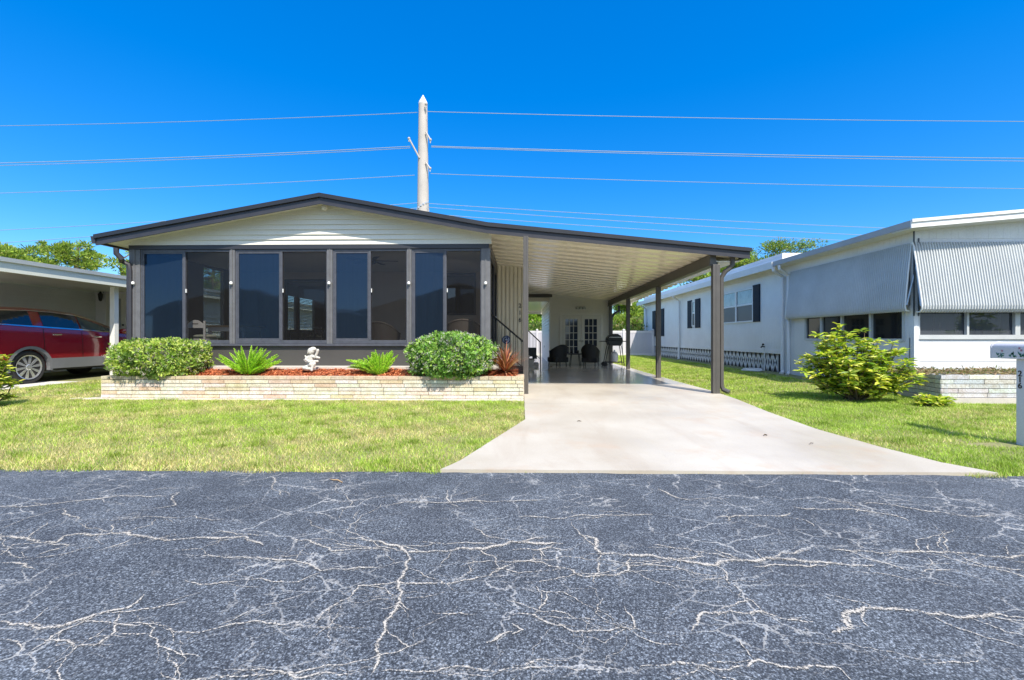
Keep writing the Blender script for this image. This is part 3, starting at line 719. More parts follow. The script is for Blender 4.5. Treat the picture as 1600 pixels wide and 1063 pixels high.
# ---------------------------------------------------------------- shed under the carport
SY = 18.65; sx0, sx1 = xa(859.5, SY), xa(952, SY)
shed = empty('storage_shed', ((sx0+sx1)/2, SY, .15), 'small cream lap-sided utility room with white french doors at the back of the carport', 'shed')
def lapwallY(mb, x0, x1, y, z0, z1, lap=.13, d=.016, topf=None):
    z = z0
    while z < z1-.01:
        za_ = min(z+lap, z1); t0 = topf(x0) if topf else z1; t1 = topf(x1) if topf else z1
        if topf: zl, zr = min(za_, t0), min(za_, t1)
        else: zl = zr = za_
        if zr > z: mb.add([(x0, y-d, z), (x1, y-d, z), (x1, y, zr), (x0, y, zl), (x0, y+.01, z), (x1, y+.01, z)], [(0,1,2,3), (0,4,5,1)])
        z += lap
def lapwallX(mb, x, y0, y1, z0, z1, side, lap=.13, d=.016):
    z = z0
    while z < z1-.01:
        zt_ = min(z+lap, z1); mb.add([(x+side*d, y0, z), (x+side*d, y1, z), (x, y1, zt_), (x, y0, zt_), (x-side*.01, y0, z), (x-side*.01, y1, z)], [(0,1,2,3), (0,4,5,1)])
        z += lap
mb = MB(); ts = lambda x: cz(x, SY)+.02
lapwallY(mb, sx0, sx1, SY, .16, 3.1, .14, .032, topf=ts); mb.prism([(sx0+.01, .16), (sx1-.01, .16), (sx1-.01, ts(sx1)+.1), (sx0+.01, ts(sx0)+.1)], 'y', SY+.012, SY+.1)
mb.build('front_siding', M['cream'], shed)
mb = MB(); lapwallX(mb, sx0, SY+.02, 26, .16, 2.9, -1, .14, .03); mb.box(sx0+.012, sx1-.01, SY+.12, 26, .1, 2.7); mb.build('side_siding', M['cream'], shed)
mb = MB(); mb.box(sx0-.03, sx0+.03, SY-.025, SY+.04, .16, 2.93); mb.build('corner_board', M['cream'], shed)
dx0, dx1 = xa(877.5, SY), xa(938, SY); dtop = za(905, 492, SY); db = .19
mb = MB(); cw = .07
mb.box(dx0-cw, dx0, SY-.08, SY, .16, dtop+cw); mb.box(dx1, dx1+cw, SY-.08, SY, .16, dtop+cw); mb.box(dx0, dx1, SY-.08, SY, dtop, dtop+cw)
mb.build('door_casing', M['cream'], shed)
M['doorw'] = mat('door_paint', (.66, .64, .55), .4, var=.04)
dm = (dx0+dx1)/2
for k, (a, b) in enumerate(((dx0+.005, dm-.004), (dm+.004, dx1-.005))):
    st_ = .14; z0, z1 = db, dtop-.01; gb = z0+.42; gt = z1-.17
    mb = MB()
    mb.box(a, a+st_, SY-.04, SY-.005, z0, z1); mb.box(b-st_, b, SY-.04, SY-.005, z0, z1); mb.box(a+st_, b-st_, SY-.04, SY-.005, z0, gb); mb.box(a+st_, b-st_, SY-.04, SY-.005, gt, z1)
    for i in (1, 2): x = a+st_+(b-a-2*st_)*i/3; mb.box(x-.013, x+.013, SY-.036, SY-.009, gb, gt)
    for i in range(1, 5):
        zr = gb+(gt-gb)*i/5
        for j in range(3):
            xa0 = a+st_+(b-a-2*st_)*j/3+(.013 if j else 0); xa1 = a+st_+(b-a-2*st_)*(j+1)/3-(.013 if j < 2 else 0)
            mb.box(xa0, xa1, SY-.036, SY-.009, zr-.013, zr+.013)
    mb.v = [(x, y-.03, z) for x, y, z in mb.v]; d_ = mb.build('french_door', M['doorw'], shed)
    mb = MB(); mb.box(a+st_, b-st_, SY-.036, SY-.02, gb, gt); mb.build('pane', M['paneblue'] if 'paneblue' in M else M.setdefault('paneblue', mat('door_glass_dark', (.02, .03, .055), .06, spec=.8)), d_)
    if k == 0:
        mb = MB(); mb.box(a+st_+.01, a+st_+.2, SY-.0385, SY-.0362, gt-.62, gt-.28); mb.build('door_note', M['blindwin'], d_)
    mb = MB(); hx = (b-.05) if k == 0 else (a+.06); mb.ball((hx, SY-.10, 1.12), .035, 10); mb.build('door_knob', M['chrome'], d_, smooth=True)
# twin lamp above doors
lx, lz = PY(907, 481.5, SY)
mb = MB(); mb.box(lx-.2, lx+.2, SY-.06, SY-.02, lz-.05, lz+.04)
lamp = empty('wall_lamp', (lx, SY, lz), 'twin globe wall lamp above the white french doors', 'lamp')
mb.build('backplate', M['rust'], lamp, bevel=.01)
for sx_ in (-.13, 0, .13):
    mb = MB(); mb.ball((lx+sx_, SY-.12, lz-.0), .062, 12); mb.build('globe', M['cushw'], lamp, smooth=True)
# outlet
mb = MB(); oy, oz = PX(850, 549, sx0-.03); mb.box(sx0-.03, sx0-.016, min(oy, 24)-.06, min(oy, 24)+.06, .72, .86); tag(mb.build('outlet_cover', M['black'], shed))

# ---------------------------------------------------------------- near stairs beside the porch and far stairs
def stairs(name, x0, x1, ya, yb, z0, z1, n, label, rail_pts, nb):
    root = empty(name, (x1, ya, z0), label, 'stairs')
    for i in range(n):
        mb = MB(); a = x0+(x1-x0)*i/n; zt_ = z1-(z1-z0)*(i+0)/n
        mb.box(a, a+(x1-x0)/n+.02 if i < n-1 else x1, ya, yb, zt_-.05, zt_); mb.box(a, a+(x1-x0)/n-.003, ya+.03, yb-.03, z0-.02, zt_-.051)
        mb.build('step', M['concrete2'], root)
    (xa_, za_), (xb_, zb_), yr = rail_pts
    mb = MB(); mb.tube([(xa_, yr, za_), (xb_, yr, zb_)], .022, 8); mb.tube([(xb_, yr, zb_+.02), (xb_, yr, z0)], .022, 8)
    lo = .62; mb.tube([(xa_, yr, za_-lo), (xb_, yr, zb_-lo)], .012, 6)
    r_ = mb.build('handrail', M['black'], root)
    for i in range(nb):
        f = (i+.6)/nb; x = xa_+(xb_-xa_)*f; z = za_+(zb_-za_)*f
        mb = MB(); mb.tube([(x, yr, z), (x, yr, z-lo)], .008, 6); mb.build('baluster', M['black'], r_)
    return root
Ys = 10.9; r0 = PY(766, 490, Ys); r1 = PY(818, 534.5, Ys)
stairs('porch_steps', XR+.02, xa(819, Ys)+.0, Ys+.05, 12.0, .12, FL, 4, 'concrete steps with black handrail beside the screened porch corner', (r0, r1, Ys), 6)
Yf = 16.6; r0 = PY(815, 512, Yf); r1 = PY(844.5, 535, Yf)
r0 = (.12, r0[1])
stairs('side_door_steps', .12, xa(842, Yf), Yf+.05, Yf+1.1, .15, .60, 3, 'concrete steps with black handrail behind the left carport post', (r0, r1, Yf), 5)
bxx, bzz = PY(831, 553, Yf+.5)
stand = empty('planter_box', (bxx, Yf+.5, .45), 'small black box standing on the steps behind the left carport post', 'box')
mb = MB(); mb.box(bxx-.2, bxx+.17, Yf+.35, Yf+.7, .55, .88); mb.build('box', M['black'], stand, bevel=.01); mb = MB(); mb.box(bxx+.02, bxx+.19, Yf+.4, Yf+.6, .46, .56); mb.build('foot', M['black'], stand)
# security sign
sx_, sz_ = PY(791, 531, 12.6)
sign = empty('security_sign', (sx_, 12.6, .1), 'small blue octagonal yard sign on a stake beside the red spiky plant', 'sign')
mb = MB(); mb.prism([(sx_+.125*math.cos(R(22.5+45*k)), sz_+.125*math.sin(R(22.5+45*k))) for k in range(8)], 'y', 12.6, 12.615); mb.build('sign_board', M['blue'], sign)
mb = MB()
for k in range(24):   # pale ring and wavy mark
    q0, q1 = R(15*k), R(15*k+15); 
    if k % 12 in (3, 4): continue
    mb.add([(sx_+.085*math.cos(q0), 12.598, sz_+.085*math.sin(q0)), (sx_+.085*math.cos(q1), 12.598, sz_+.085*math.sin(q1)), (sx_+.068*math.cos(q1), 12.598, sz_+.068*math.sin(q1)), (sx_+.068*math.cos(q0), 12.598, sz_+.068*math.sin(q0))], [(0,1,2,3)])
mb.box(sx_-.05, sx_+.055, 12.594, 12.598, sz_-.012, sz_+.006); mb.box(sx_+.0, sx_+.02, 12.594, 12.598, sz_+.006, sz_+.04); mb.box(sx_+.02, sx_+.06, 12.594, 12.598, sz_-.045, sz_-.03)
mb.build('sign_mark', M['signmark'], sign)
mb = MB(); mb.tube([(sx_, 12.63, .1), (sx_, 12.63, sz_)], .01, 6); mb.build('stake', M['steel'], sign)

# ---------------------------------------------------------------- brick planter
PYf = 8.4; bx0, bx1 = xa(158, PYf), xa(818.5, PYf); pt = za(480, 588, PYf); pb = .12
planter = empty('brick_planter', ((bx0+bx1)/2, PYf, .1), 'long low planter of pale cream split-face bricks in front of the porch', 'planter')
def brickrun(mb, p0, p1, z0, z1, rows, L=.40, dep=.10, seed=1, cols=None, capz=True):
    rg = random.Random(seed); p0 = Vector(p0); p1 = Vector(p1); d = (p1-p0); T = d.length; d.normalize(); nrm = Vector((d.y, -d.x))
    h = (z1-z0)/rows
    for r_ in range(rows):
        s_ = -rg.uniform(0, L)
        while s_ < T:
            a, b = max(0, s_), min(T, s_+L*rg.uniform(.9, 1.05)); s_ = s_+L
            if rg.random() < .06: b = min(b, a+L*.5)
            b = min(T, max(a, s_ if s_ < T else T))
            if b-a < .03: continue
            g = .0045; out = rg.uniform(0, .008); q = [p0+d*(a+g), p0+d*(b-g)]
            za_, zb_ = z0+r_*h+g*1.2, z0+(r_+1)*h-g*1.2
            col = (.60, .50, .38) if (capz and r_ == rows-1 and cols is bc) else rg.choices(cols, weights=[c[1] for c in cols])[0][0]; col = tuple(x*rg.uniform(.92, 1.05) for x in col)
            o1 = nrm*out; i1 = -nrm*(dep-.01)
            vs = [q[0]+o1, q[1]+o1, q[1]+i1, q[0]+i1]
            mb.add([(v.x, v.y, za_) for v in vs]+[(v.x, v.y, zb_) for v in vs], [(0,1,5,4), (1,2,6,5), (2,3,7,6), (3,0,4,7), (4,5,6,7), (3,2,1,0)], col)
bc = [((.72, .68, .58), 6), ((.78, .74, .66), 4), ((.66, .54, .40), 2), ((.70, .62, .46), 1.5)]
mb = MB(); brickrun(mb, (bx0, PYf), (bx1, PYf), pb, pt, 6, .42, .16, 5, bc); 
brickrun(mb, (bx1-.0, PYf+.165), (bx1-.0, 9.05), pb, pt, 6, .42, .16, 6, bc); brickrun(mb, (bx0+.0, 9.05), (bx0+.0, PYf+.165), pb, pt, 6, .42, .16, 7, bc)
mb.build('brick_course', M['brick'], planter, bevel=0)
mb = MB(); mb.box(bx0+.01, bx1-.01, PYf+.008, PYf+.13, pb-.02, pt-.008); mb.box(bx0+.01, bx0+.13, PYf+.13, 9.04, pb-.02, pt-.008); mb.box(bx1-.13, bx1-.01, PYf+.13, 9.04, pb-.02, pt-.008); mb.build('mortar', M['brickjoint'], planter)
mb = MB(); mb.box(bx0-.25, bx1+.0, PYf-.12, PYf+.1, .02, pb-.003); mb.box(bx0-.6, bx0+.1, PYf-.02, PYf+.12, .02, .112); mb.build('footing', M['concrete2'], planter, bevel=.01)
def mulchz(x, y): return pt-.05+.12*min(1, max(0, (y-8.55)/.45))+.025*noise.noise(Vector((x*2.2, y*3, 0)))+.012*noise.noise(Vector((x*9, y*9, 2)))
mb = MB(); nx_, ny_ = 260, 16; ax, bx_, ay, by = bx0+.12, bx1-.12, PYf+.12, 9.13
mb.add([(ax+(bx_-ax)*i/nx_, ay+(by-ay)*j/ny_, mulchz(ax+(bx_-ax)*i/nx_, ay+(by-ay)*j/ny_)) for j in range(ny_+1) for i in range(nx_+1)],
       [(j*(nx_+1)+i, j*(nx_+1)+i+1, (j+1)*(nx_+1)+i+1, (j+1)*(nx_+1)+i) for j in range(ny_) for i in range(nx_)])
mb.build('mulch_bed', M['mulch'], planter, smooth=True)
mb = MB()
for k in range(9000):
    x, y = random.uniform(ax, bx_), random.uniform(ay-.02, by); z = mulchz(x, y)+random.uniform(.002, .018); L = random.uniform(.012, .045); W = random.uniform(.003, .008); q = random.uniform(0, 6.28); tl = random.uniform(-.5, .5)
    dx, dy = math.cos(q), math.sin(q); col = colvar(random.choice([(.80, .24, .09), (.60, .16, .06), (.85, .34, .15), (.35, .09, .035)]), .2)
    mb.quad((x-dx*L-dy*W, y-dy*L+dx*W, z-tl*L), (x+dx*L-dy*W, y+dy*L+dx*W, z+tl*L), (x+dx*L+dy*W, y+dy*L-dx*W, z+tl*L+.002), (x-dx*L+dy*W, y-dy*L-dx*W, z-tl*L+.002), col)
mb.leafy = True
tag(mb.build('mulch_chips', M['chip'], planter), kind='stuff')

# ---------------------------------------------------------------- plants in the planter
def rvec():
    while True:
        v = Vector((random.uniform(-1, 1), random.uniform(-1, 1), random.uniform(-1, 1)))
        if .05 < v.length < 1: return v.normalized()
def leafquad(mb, p, d, n, L, W, col, fold=.0):
    d = d.normalized(); s_ = d.cross(n)
    if s_.length < 1e-4: s_ = d.cross(rvec())
    s_.normalize(); m_ = p+d*L*.5
    mb.add([p, m_+s_*W*.5, p+d*L, m_-s_*W*.5], [(0, 1, 2, 3)], col)
def shrub(name, cx, cy, z0, z1, rx, ry, nl, cols, nflow, label, leaf=.062, lumps=.2, seed=1, sq=2.6, fcol=((.62, .52, .50), (.75, .68, .66), (.50, .36, .36))):
    random.seed(seed); root = empty(name, (cx, cy, z0), label, 'shrub'); cz_ = (z0+z1)/2; rz = (z1-z0)/2
    def surf(v):
        k = (abs(v.x)**sq+abs(v.y)**sq+abs(v.z)**sq)**(-1/sq)
        b_ = 1+lumps*noise.noise(v*2.3+Vector((seed, 0, 0)))+lumps*.7*noise.noise(v*6+Vector((0, seed, 0)))
        return Vector((v.x*rx*k*b_, v.y*ry*k*b_, v.z*rz*k*b_))
    mb = MB(); mb.leafy = True; c = Vector((cx, cy, cz_))
    for i in range(nl):
        v = rvec()
        if v.y > .55: continue
        s_ = surf(v); dep = 1-abs(random.gauss(0, .13)) if random.random() < .85 else random.uniform(.4, 1)
        p = c+s_*dep+rvec()*.015
        nrm = Vector((s_.x/rx**2, s_.y/ry**2, s_.z/rz**2)).normalized()
        for k in range(3):
            d = (nrm*.75+rvec()*.9+Vector((0, 0, .25))).normalized(); n_ = (nrm+rvec()*.6+Vector((0, -.2, .5))).normalized()
            g = noise.noise(p*5); cc = cols[0] if g > .12 else cols[1] if g > -.2 else cols[2]
            if random.random() < .12: cc = random.choice(cols)
            leafquad(mb, p, d, n_, leaf*random.uniform(.7, 1.25), leaf*.5*random.uniform(.8, 1.2), colvar(cc, .28))
    mb.build('foliage', M['leaf'], root)
    mb = MB(); mb.ball(c-Vector((0, 0, rz*.08)), (rx*.74, ry*.74, rz*.78), 20, col=(.02, .028, .01)); mb.leafy = True
    core = MB()
    for i in range(26):
        v = rvec(); v.z = abs(v.z); q = c+surf(v)*.85; core.tube([(cx+random.uniform(-.1, .1)*rx, cy, z0-.05), (Vector((cx, cy, z0))+q)/2+rvec()*.05, q], [.012, .008, .004], 5)
    core.build('stems', M['stem'], root)
    if nflow:
        fm = MB(); fm.leafy = True
        for i in range(nflow):
            v = rvec(); 
            if v.y > .4 or v.z < -.6: continue
            s_ = surf(v); p = c+s_*random.uniform(.98, 1.05); nrm = s_.normalized(); cc = random.choice(fcol)
            for k in range(10):
                q = p+rvec()*.022; leafquad(fm, q, (nrm+rvec()).normalized(), rvec(), .014, .012, colvar(cc, .12))
        fm.build('blossoms', M['leaf'], root)
    return root
cL = [(.30, .43, .08), (.45, .55, .11), (.13, .22, .045), (.50, .48, .16)]
Yb = 8.85
L0, L1 = xa(163, Yb-.35), xa(328, Yb-.2)
shrub('flowering_shrub', (L0+L1)/2-.10, Yb-.02, za(245, 597, Yb-.5)+.05, za(245, 532, Yb)+.0, (L1-L0)/2*.83, .62, 5200, cL, 520, 'long low rounded shrub with small pinkish blossoms at the left end of the planter', seed=11, sq=3.2, lumps=.13)
L0, L1 = xa(634, Yb-.3), xa(776, Yb-.3)
cR = [(.20, .38, .07), (.32, .50, .10), (.08, .17, .035), (.42, .50, .15)]
shrub('flowering_shrub', (L0+L1)/2, Yb-.08, za(700, 597, Yb-.5)+.03, za(700, 521, Yb)+.0, (L1-L0)/2*.97, .66, 5600, cR, 720, 'tall domed shrub with white blossoms between the fern and the red spiky plant', seed=23, sq=2.3, lumps=.15, fcol=((.70, .66, .68), (.78, .76, .76), (.6, .5, .55)))

def fern(cx, cy, z0, plumes, label, seed):
    random.seed(seed); root = empty('foxtail_fern', (cx, cy, z0), label, 'fern'); mb = MB(); mb.leafy = True
    for (az, lean, L, droop) in plumes:
        dirh = Vector((math.cos(az), math.sin(az), 0)); p = Vector((cx, cy, z0))+dirh*.04; pts = [p.copy()]; ang = lean
        n_ = 14
        for i in range(n_):
            ang2 = ang+droop*(i/n_)**1.3; p = p+(dirh*math.sin(ang2)+Vector((0, 0, 1))*math.cos(ang2))*L/n_; pts.append(p.copy())
        for i in range(380):
            f = random.random()**.9; k = min(n_-1, int(f*n_)); q = pts[k].lerp(pts[k+1], f*n_-k); t_ = (pts[k+1]-pts[k]).normalized()
            rad = .068*min(1, .25+f*3)*max(.12, (1-f)**.55)
            v = rvec(); v = (v-t_*v.dot(t_)).normalized(); d = (v+t_*.7).normalized()
            cc = random.choice([(.38, .66, .04), (.50, .78, .07), (.22, .45, .03), (.62, .80, .12)])
            leafquad(mb, q, d, t_.cross(v), rad*1.15, .007+.004*random.random(), colvar(cc, .2))
        mb.tube(pts[:n_], [.006]*n_, 4, col=(.2, .3, .05))
    mb.build('fronds', M['fernm'], root)
rg = random.Random(4)
pl = []
for i in range(44):
    az = rg.uniform(0, 6.28); ln = rg.uniform(.1, 1.2); pl.append((az, ln, rg.uniform(.42, .60)*(1+.15*(ln > .8)), rg.uniform(0, .35)))
Yf_ = 8.78; fx = xa(388, Yf_)
for i in range(6): pl.append((math.pi+rg.uniform(-.5, .5), rg.uniform(.75, 1.1), .62, .1)); pl.append((rg.uniform(-.4, .4), rg.uniform(.8, 1.15), .62, .15))
fern(fx, Yf_, mulchz(fx, Yf_)-.02, pl, 'bright green foxtail fern left of the white statue', 31)
rg = random.Random(9); pl = []
fx2 = xa(594, Yf_)
for i in range(26): pl.append((rg.uniform(0, 6.28), rg.uniform(.05, .75), rg.uniform(.38, .52), rg.uniform(0, .3)))
for i in range(9): pl.append((math.pi+rg.uniform(-.35, .35), rg.uniform(.75, 1.1), rg.uniform(.55, .72), rg.uniform(.5, .9)))
fern(fx2, Yf_, mulchz(fx2, Yf_)-.02, pl, 'foxtail fern with drooping left plumes between statue and domed shrub', 32)

# red cordyline
random.seed(5); cx, cy = xa(790, 8.85), 8.85; z0 = mulchz(cx, cy)-.02
root = empty('cordyline', (cx, cy, z0), 'reddish brown spiky strap-leaved plant at the right end of the planter', 'plant'); mb = MB(); mb.leafy = True
for i in range(190):
    az = random.uniform(0, 6.28); ln = random.uniform(.05, 1.5); L = random.uniform(.42, .62)*(1-.3*(ln > 1)); dh = Vector((math.cos(az), math.sin(az), 0)); sd_ = Vector((-math.sin(az), math.cos(az), 0))
    p = Vector((cx, cy, z0+random.uniform(0, .08))); prev = None; dr_ = random.uniform(.3, 1.2); col = colvar(random.choice([(.32, .09, .05), (.45, .15, .08), (.18, .05, .035), (.55, .28, .16), (.40, .22, .09)]), .25)
    for k in range(8):
        f = k/7; wd = .014*(1-f**2.2)+.001; a_ = p-sd_*wd; b_ = p+sd_*wd
        if prev: mb.quad(prev[0], prev[1], b_, a_, col)
        prev = (a_, b_); an = ln+dr_*f; p = p+(dh*math.sin(an)+Vector((0, 0, 1))*math.cos(an))*L/7
mb.build('strap_leaves', M['straps'], root)

# cherub statue: one continuous remeshed body
sx_ = xa(486, 8.9); sy_ = 8.9; s0 = za(486, 581, 8.9); H = za(486, 541, 8.9)-s0
statue = empty('garden_statue', (sx_, sy_, s0), 'small white seated cherub garden statue on the red mulch', 'statue')
def sp(px, py, dy=0):   # coordinates on the statue from crop pixels (1152 x 1063 over 65 x 60 px)
    q = PY(455+px*65/1152, 530+py*60/1063, 8.9); return Vector((q[0], 8.9+dy, q[1]))
mb = MB()
def limb(pts, rs): mb.tube(pts, rs, 12); [mb.ball(p_, r_, 10) for p_, r_ in zip(pts, rs)]
limb([sp(560, 480), sp(545, 600, .01), sp(520, 720, .02)], [.055, .065, .07])               # trunk
mb.ball(sp(555, 335, -.01), (.068, .068, .07), 14)                                           # head
mb.ball(sp(600, 285, .01), (.065, .07, .05), 14)                                             # hood
mb.ball(sp(520, 360, -.06), .018, 8); mb.ball(sp(500, 385, -.05), .02, 8); mb.ball(sp(560, 385, -.055), .02, 8)
limb([sp(600, 480, -.02), sp(680, 500, -.04), sp(735, 400, -.04), sp(760, 310, -.04)], [.03, .028, .024, .03])   # raised arm
limb([sp(490, 490, -.02), sp(440, 560, -.06), sp(560, 620, -.1), sp(680, 610, -.09), sp(780, 610, -.08)], [.028, .026, .022, .022, .024])
limb([sp(700, 500, -.03), sp(790, 520, -.03)], [.026, .024])
limb([sp(520, 740, -.02), sp(620, 700, -.10), sp(700, 680, -.1), sp(650, 800, -.12), sp(650, 850, -.13)], [.045, .042, .036, .028, .026])
limb([sp(500, 760, .0), sp(420, 790, -.1), sp(520, 810, -.12), sp(590, 810, -.12)], [.045, .038, .03, .028])
for a, b, r1_, r2_ in ((sp(440, 620, .06), sp(330, 470, .09), .04, .016), (sp(400, 620, .06), sp(300, 580, .09), .035, .014), (sp(420, 640, .06), sp(360, 680, .08), .035, .014)): limb([a, b], [r1_, r2_])
mb.ball(sp(520, 840, -.02), (.13, .10, .03), 16); mb.ball(sp(400, 800, -.02), (.06, .07, .03), 12)
so = mb.build('figure', M['statue'], statue)
rm = so.modifiers.new('remesh', 'REMESH'); rm.mode = 'VOXEL'; rm.voxel_size = .0075; rm.use_smooth_shade = True
sm = so.modifiers.new('smooth', 'SMOOTH'); sm.iterations = 2; sm.factor = .5

# ---------------------------------------------------------------- furniture inside the porch
def white_chair(cx, cy, z):
    root = empty('dining_chair', (cx, cy, z), 'white wooden chair with green cushion behind the porch screen', 'chair')
    for sx_, sy_, top in ((-.2, -.2, .88), (.2, -.2, .88), (-.2, .2, .44), (.2, .2, .44)):
        mb = MB(); mb.box(cx+sx_-.02, cx+sx_+.02, cy+sy_-.02, cy+sy_+.02, z, z+top); mb.build('leg', M['white'], root, bevel=.006)
    mb = MB(); mb.box(cx-.23, cx+.23, cy-.17, cy+.22, z+.44, z+.48); mb.build('seat', M['white'], root, bevel=.01)
    mb = MB(); n_ = 10
    top = [(cx-.18+.36*i/n_, z+.80+.10*math.sin(math.pi*i/n_)) for i in range(n_+1)]; bot = [(cx-.18+.36*i/n_, z+.72) for i in range(n_+1)]
    mb.prism(top+bot[::-1], 'y', cy-.215, cy-.19); mb.build('backrest', M['white'], root)
    mb = MB(); mb.box(cx-.07, cx+.07, cy-.218, cy-.2152, z+.80, z+.825); mb.build('handle_slot', M['intdark'], root)
    mb = MB(); mb.ball((cx+.05, cy+.02, z+.53), (.25, .22, .055), 16); mb.build('cushion', M['cushion'], root, smooth=True)
white_chair(xa(318, 10.3), 10.25, FL)
tx = xa(372, 11)
tbl = empty('dining_table', (tx, 11, FL), 'table with pale wooden top behind the left porch screen', 'table')
mb = MB(); mb.box(tx-.65, tx+.35, 10.7, 11.6, FL+.76, FL+.80); mb.build('tabletop', M['woodtop'], tbl, bevel=.01)
mb = MB(); mb.box(tx-.58, tx+.28, 10.76, 11.54, FL+.66, FL+.759); mb.build('apron', M['white'], tbl)
for a in (-.56, .26):
    for b in (10.8, 11.5): mb = MB(); mb.box(tx+a-.03, tx+a+.03, b-.03, b+.03, FL, FL+.659); mb.build('leg', M['white'], tbl)
def wicker(cx, cy, z, label, m='brownwicker', cush='cushw', rot=0, s=1.0, h=.86, group=None):
    root = empty('wicker_chair', (0, 0, 0), label, 'chair', group)
    mb = MB(); n_ = 20; vs = []
    ring = []
    for i in range(n_+1):
        q = math.pi*(-.08+1.16*i/n_)   # wraps round the back (+y is the back)
        a = math.cos(q)*.34; b = math.sin(q)*.32; hh = .60+(h-.60)*max(0, math.sin(q))**1.2
        ring.append((a, b, hh))
    for (k, zf) in ((1.0, 0), (1.12, 1)):
        for (a, b, hh) in ring: vs.append((a*k, b*k, .16 if zf == 0 else hh))
    for (k, zf) in ((.90, 0), (1.04, 1)):
        for (a, b, hh) in ring: vs.append((a*k, b*k, .16 if zf == 0 else hh))
    m_ = n_+1; fs = []
    for i in range(n_): fs += [(i, i+1, m_+i+1, m_+i), (2*m_+i+1, 2*m_+i, 3*m_+i, 3*m_+i+1), (m_+i, m_+i+1, 3*m_+i+1, 3*m_+i), (i+1, i, 2*m_+i, 2*m_+i+1)]
    fs += [(0, m_, 3*m_, 2*m_), (n_, 2*m_+n_, 3*m_+n_, m_+n_)]
    mb.add(vs, fs); mb.tube([(a*1.08, b*1.08, hh+.005) for a, b, hh in ring], .024, 8); mb.build('back_shell', M[m], root, smooth=True)
    mb = MB(); mb.box(-.32, .32, -.30, .30, .16, .36); mb.build('seat', M[m], root, bevel=.03)
    mb = MB(); mb.box(-.26, .26, -.29, .2, .362, .46); mb.build('cushion', M[cush], root, bevel=.035)
    for a, b in ((-.28, -.26), (.28, -.26), (-.24, .24), (.24, .24)): mb = MB(); mb.tube([(a, b, 0), (a*.95, b*.95, .17)], .02, 8); mb.build('leg', M[m], root)
    root.location = (cx, cy, z); root.rotation_euler = (0, 0, rot); root.scale = (s, s, s)
    return root
wicker(xa(600, 10.4), 10.4, FL, 'brown wicker chair seen through the third porch window', rot=R(172), s=.98)
wicker(xa(724, 10.5), 10.5, FL, 'wide brown wicker chair behind the domed shrub in the porch', rot=R(186), s=1.12, h=.80)
fx, fz = PY(588, 408, 11.0)
fan = empty('ceiling_fan', (fx-.1, 11.0, 3.2), 'dark ceiling fan hanging inside the screened porch', 'fan')
mb = MB(); mb.tube([(fx-.1, 11, hz+.07), (fx-.1, 11, fz+.02)], .015, 8); mb.lathe([(.05, -.08), (.1, -.05), (.1, .03), (.05, .06)], (fx-.1, 11, fz)); mb.build('motor', M['darkframe'], fan)
for k in range(5):
    q = R(72*k+10); c_, s_ = math.cos(q), math.sin(q); P_ = lambda a, b, z: (fx-.1+c_*a-s_*b, 11+s_*a+c_*b, z)
    mb = MB(); mb.add([P_(.1, -.05, fz), P_(.62, -.07, fz), P_(.62, .07, fz+.02), P_(.1, .05, fz+.02), P_(.1, -.05, fz-.01), P_(.62, -.07, fz-.01), P_(.62, .07, fz+.01), P_(.1, .05, fz+.01)], [(0,1,2,3), (7,6,5,4), (0,4,5,1), (1,5,6,2), (2,6,7,3), (3,7,4,0)]); mb.build('blade', M['darkframe'], fan)

# ---------------------------------------------------------------- carport furniture
g0 = gz(17.6)
wicker(xa(872, 17.4), 17.45, g0, 'black wicker armchair on the left of the small carport table', 'blackwicker', 'cushw', rot=R(-150), s=.95, h=.84)
wicker(xa(923, 17.4), 17.45, g0, 'black wicker armchair on the right of the small carport table', 'blackwicker', 'blackwicker', rot=R(160), s=.92, h=.90)
tx = xa(899, 17.5)
tb = empty('side_table', (tx, 17.6, g0), 'small low black table between the two wicker armchairs', 'table')
mb = MB(); mb.lathe([(.36, .44), (.37, .45), (.37, .465), (.36, .475)], (tx, 17.6, g0), n=24); mb.build('tabletop', M['black'], tb)
for k in range(4): q = R(45+90*k); mb = MB(); mb.tube([(tx+.2*math.cos(q), 17.6+.2*math.sin(q), g0+.44), (tx+.28*math.cos(q), 17.6+.28*math.sin(q), g0)], .014, 6); mb.build('leg', M['black'], tb)
for i, dx in enumerate((-.12, .1)):
    mb = MB(); mb.lathe([(.04, 0), (.045, .09), (.035, .12)], (tx+dx, 17.55, g0+.476), n=12); tag(mb.build('candle_jar', M['black']), ['left', 'right'][i]+' dark jar standing on the small black carport table', 'jar')
# barbecue
gx_ = xa(958, 17.3); gy = 17.3; gg = gz(17.3)
bbq = empty('barbecue_grill', (gx_, gy, gg), 'black gas barbecue with domed lid beside the utility room', 'grill')
mb = MB(); pr = [(-.36, .0), (-.34, .10), (-.24, .20), (-.05, .25), (.12, .25), (.27, .18), (.35, .05), (.36, 0)]
mb.prism([(gx_+a*.82+.04, gg+.98+b) for a, b in pr], 'y', gy-.2, gy+.25); mb.build('lid', M['black'], bbq, bevel=.02)
mb = MB(); mb.tube([(gx_-.18, gy-.26, gg+1.1), (gx_+.25, gy-.26, gg+1.1)], .014, 8); mb.tube([(gx_-.18, gy-.26, gg+1.1), (gx_-.18, gy-.19, gg+1.1)], .01, 6); mb.tube([(gx_+.25, gy-.26, gg+1.1), (gx_+.25, gy-.19, gg+1.1)], .01, 6); mb.build('lid_handle', M['steel'], bbq)
mb = MB(); mb.prism([(gx_-.26, gg+.979), (gx_+.34, gg+.979), (gx_+.26, gg+.78), (gx_-.18, gg+.78)], 'y', gy-.22, gy+.25); mb.build('firebox', M['black'], bbq, bevel=.01)
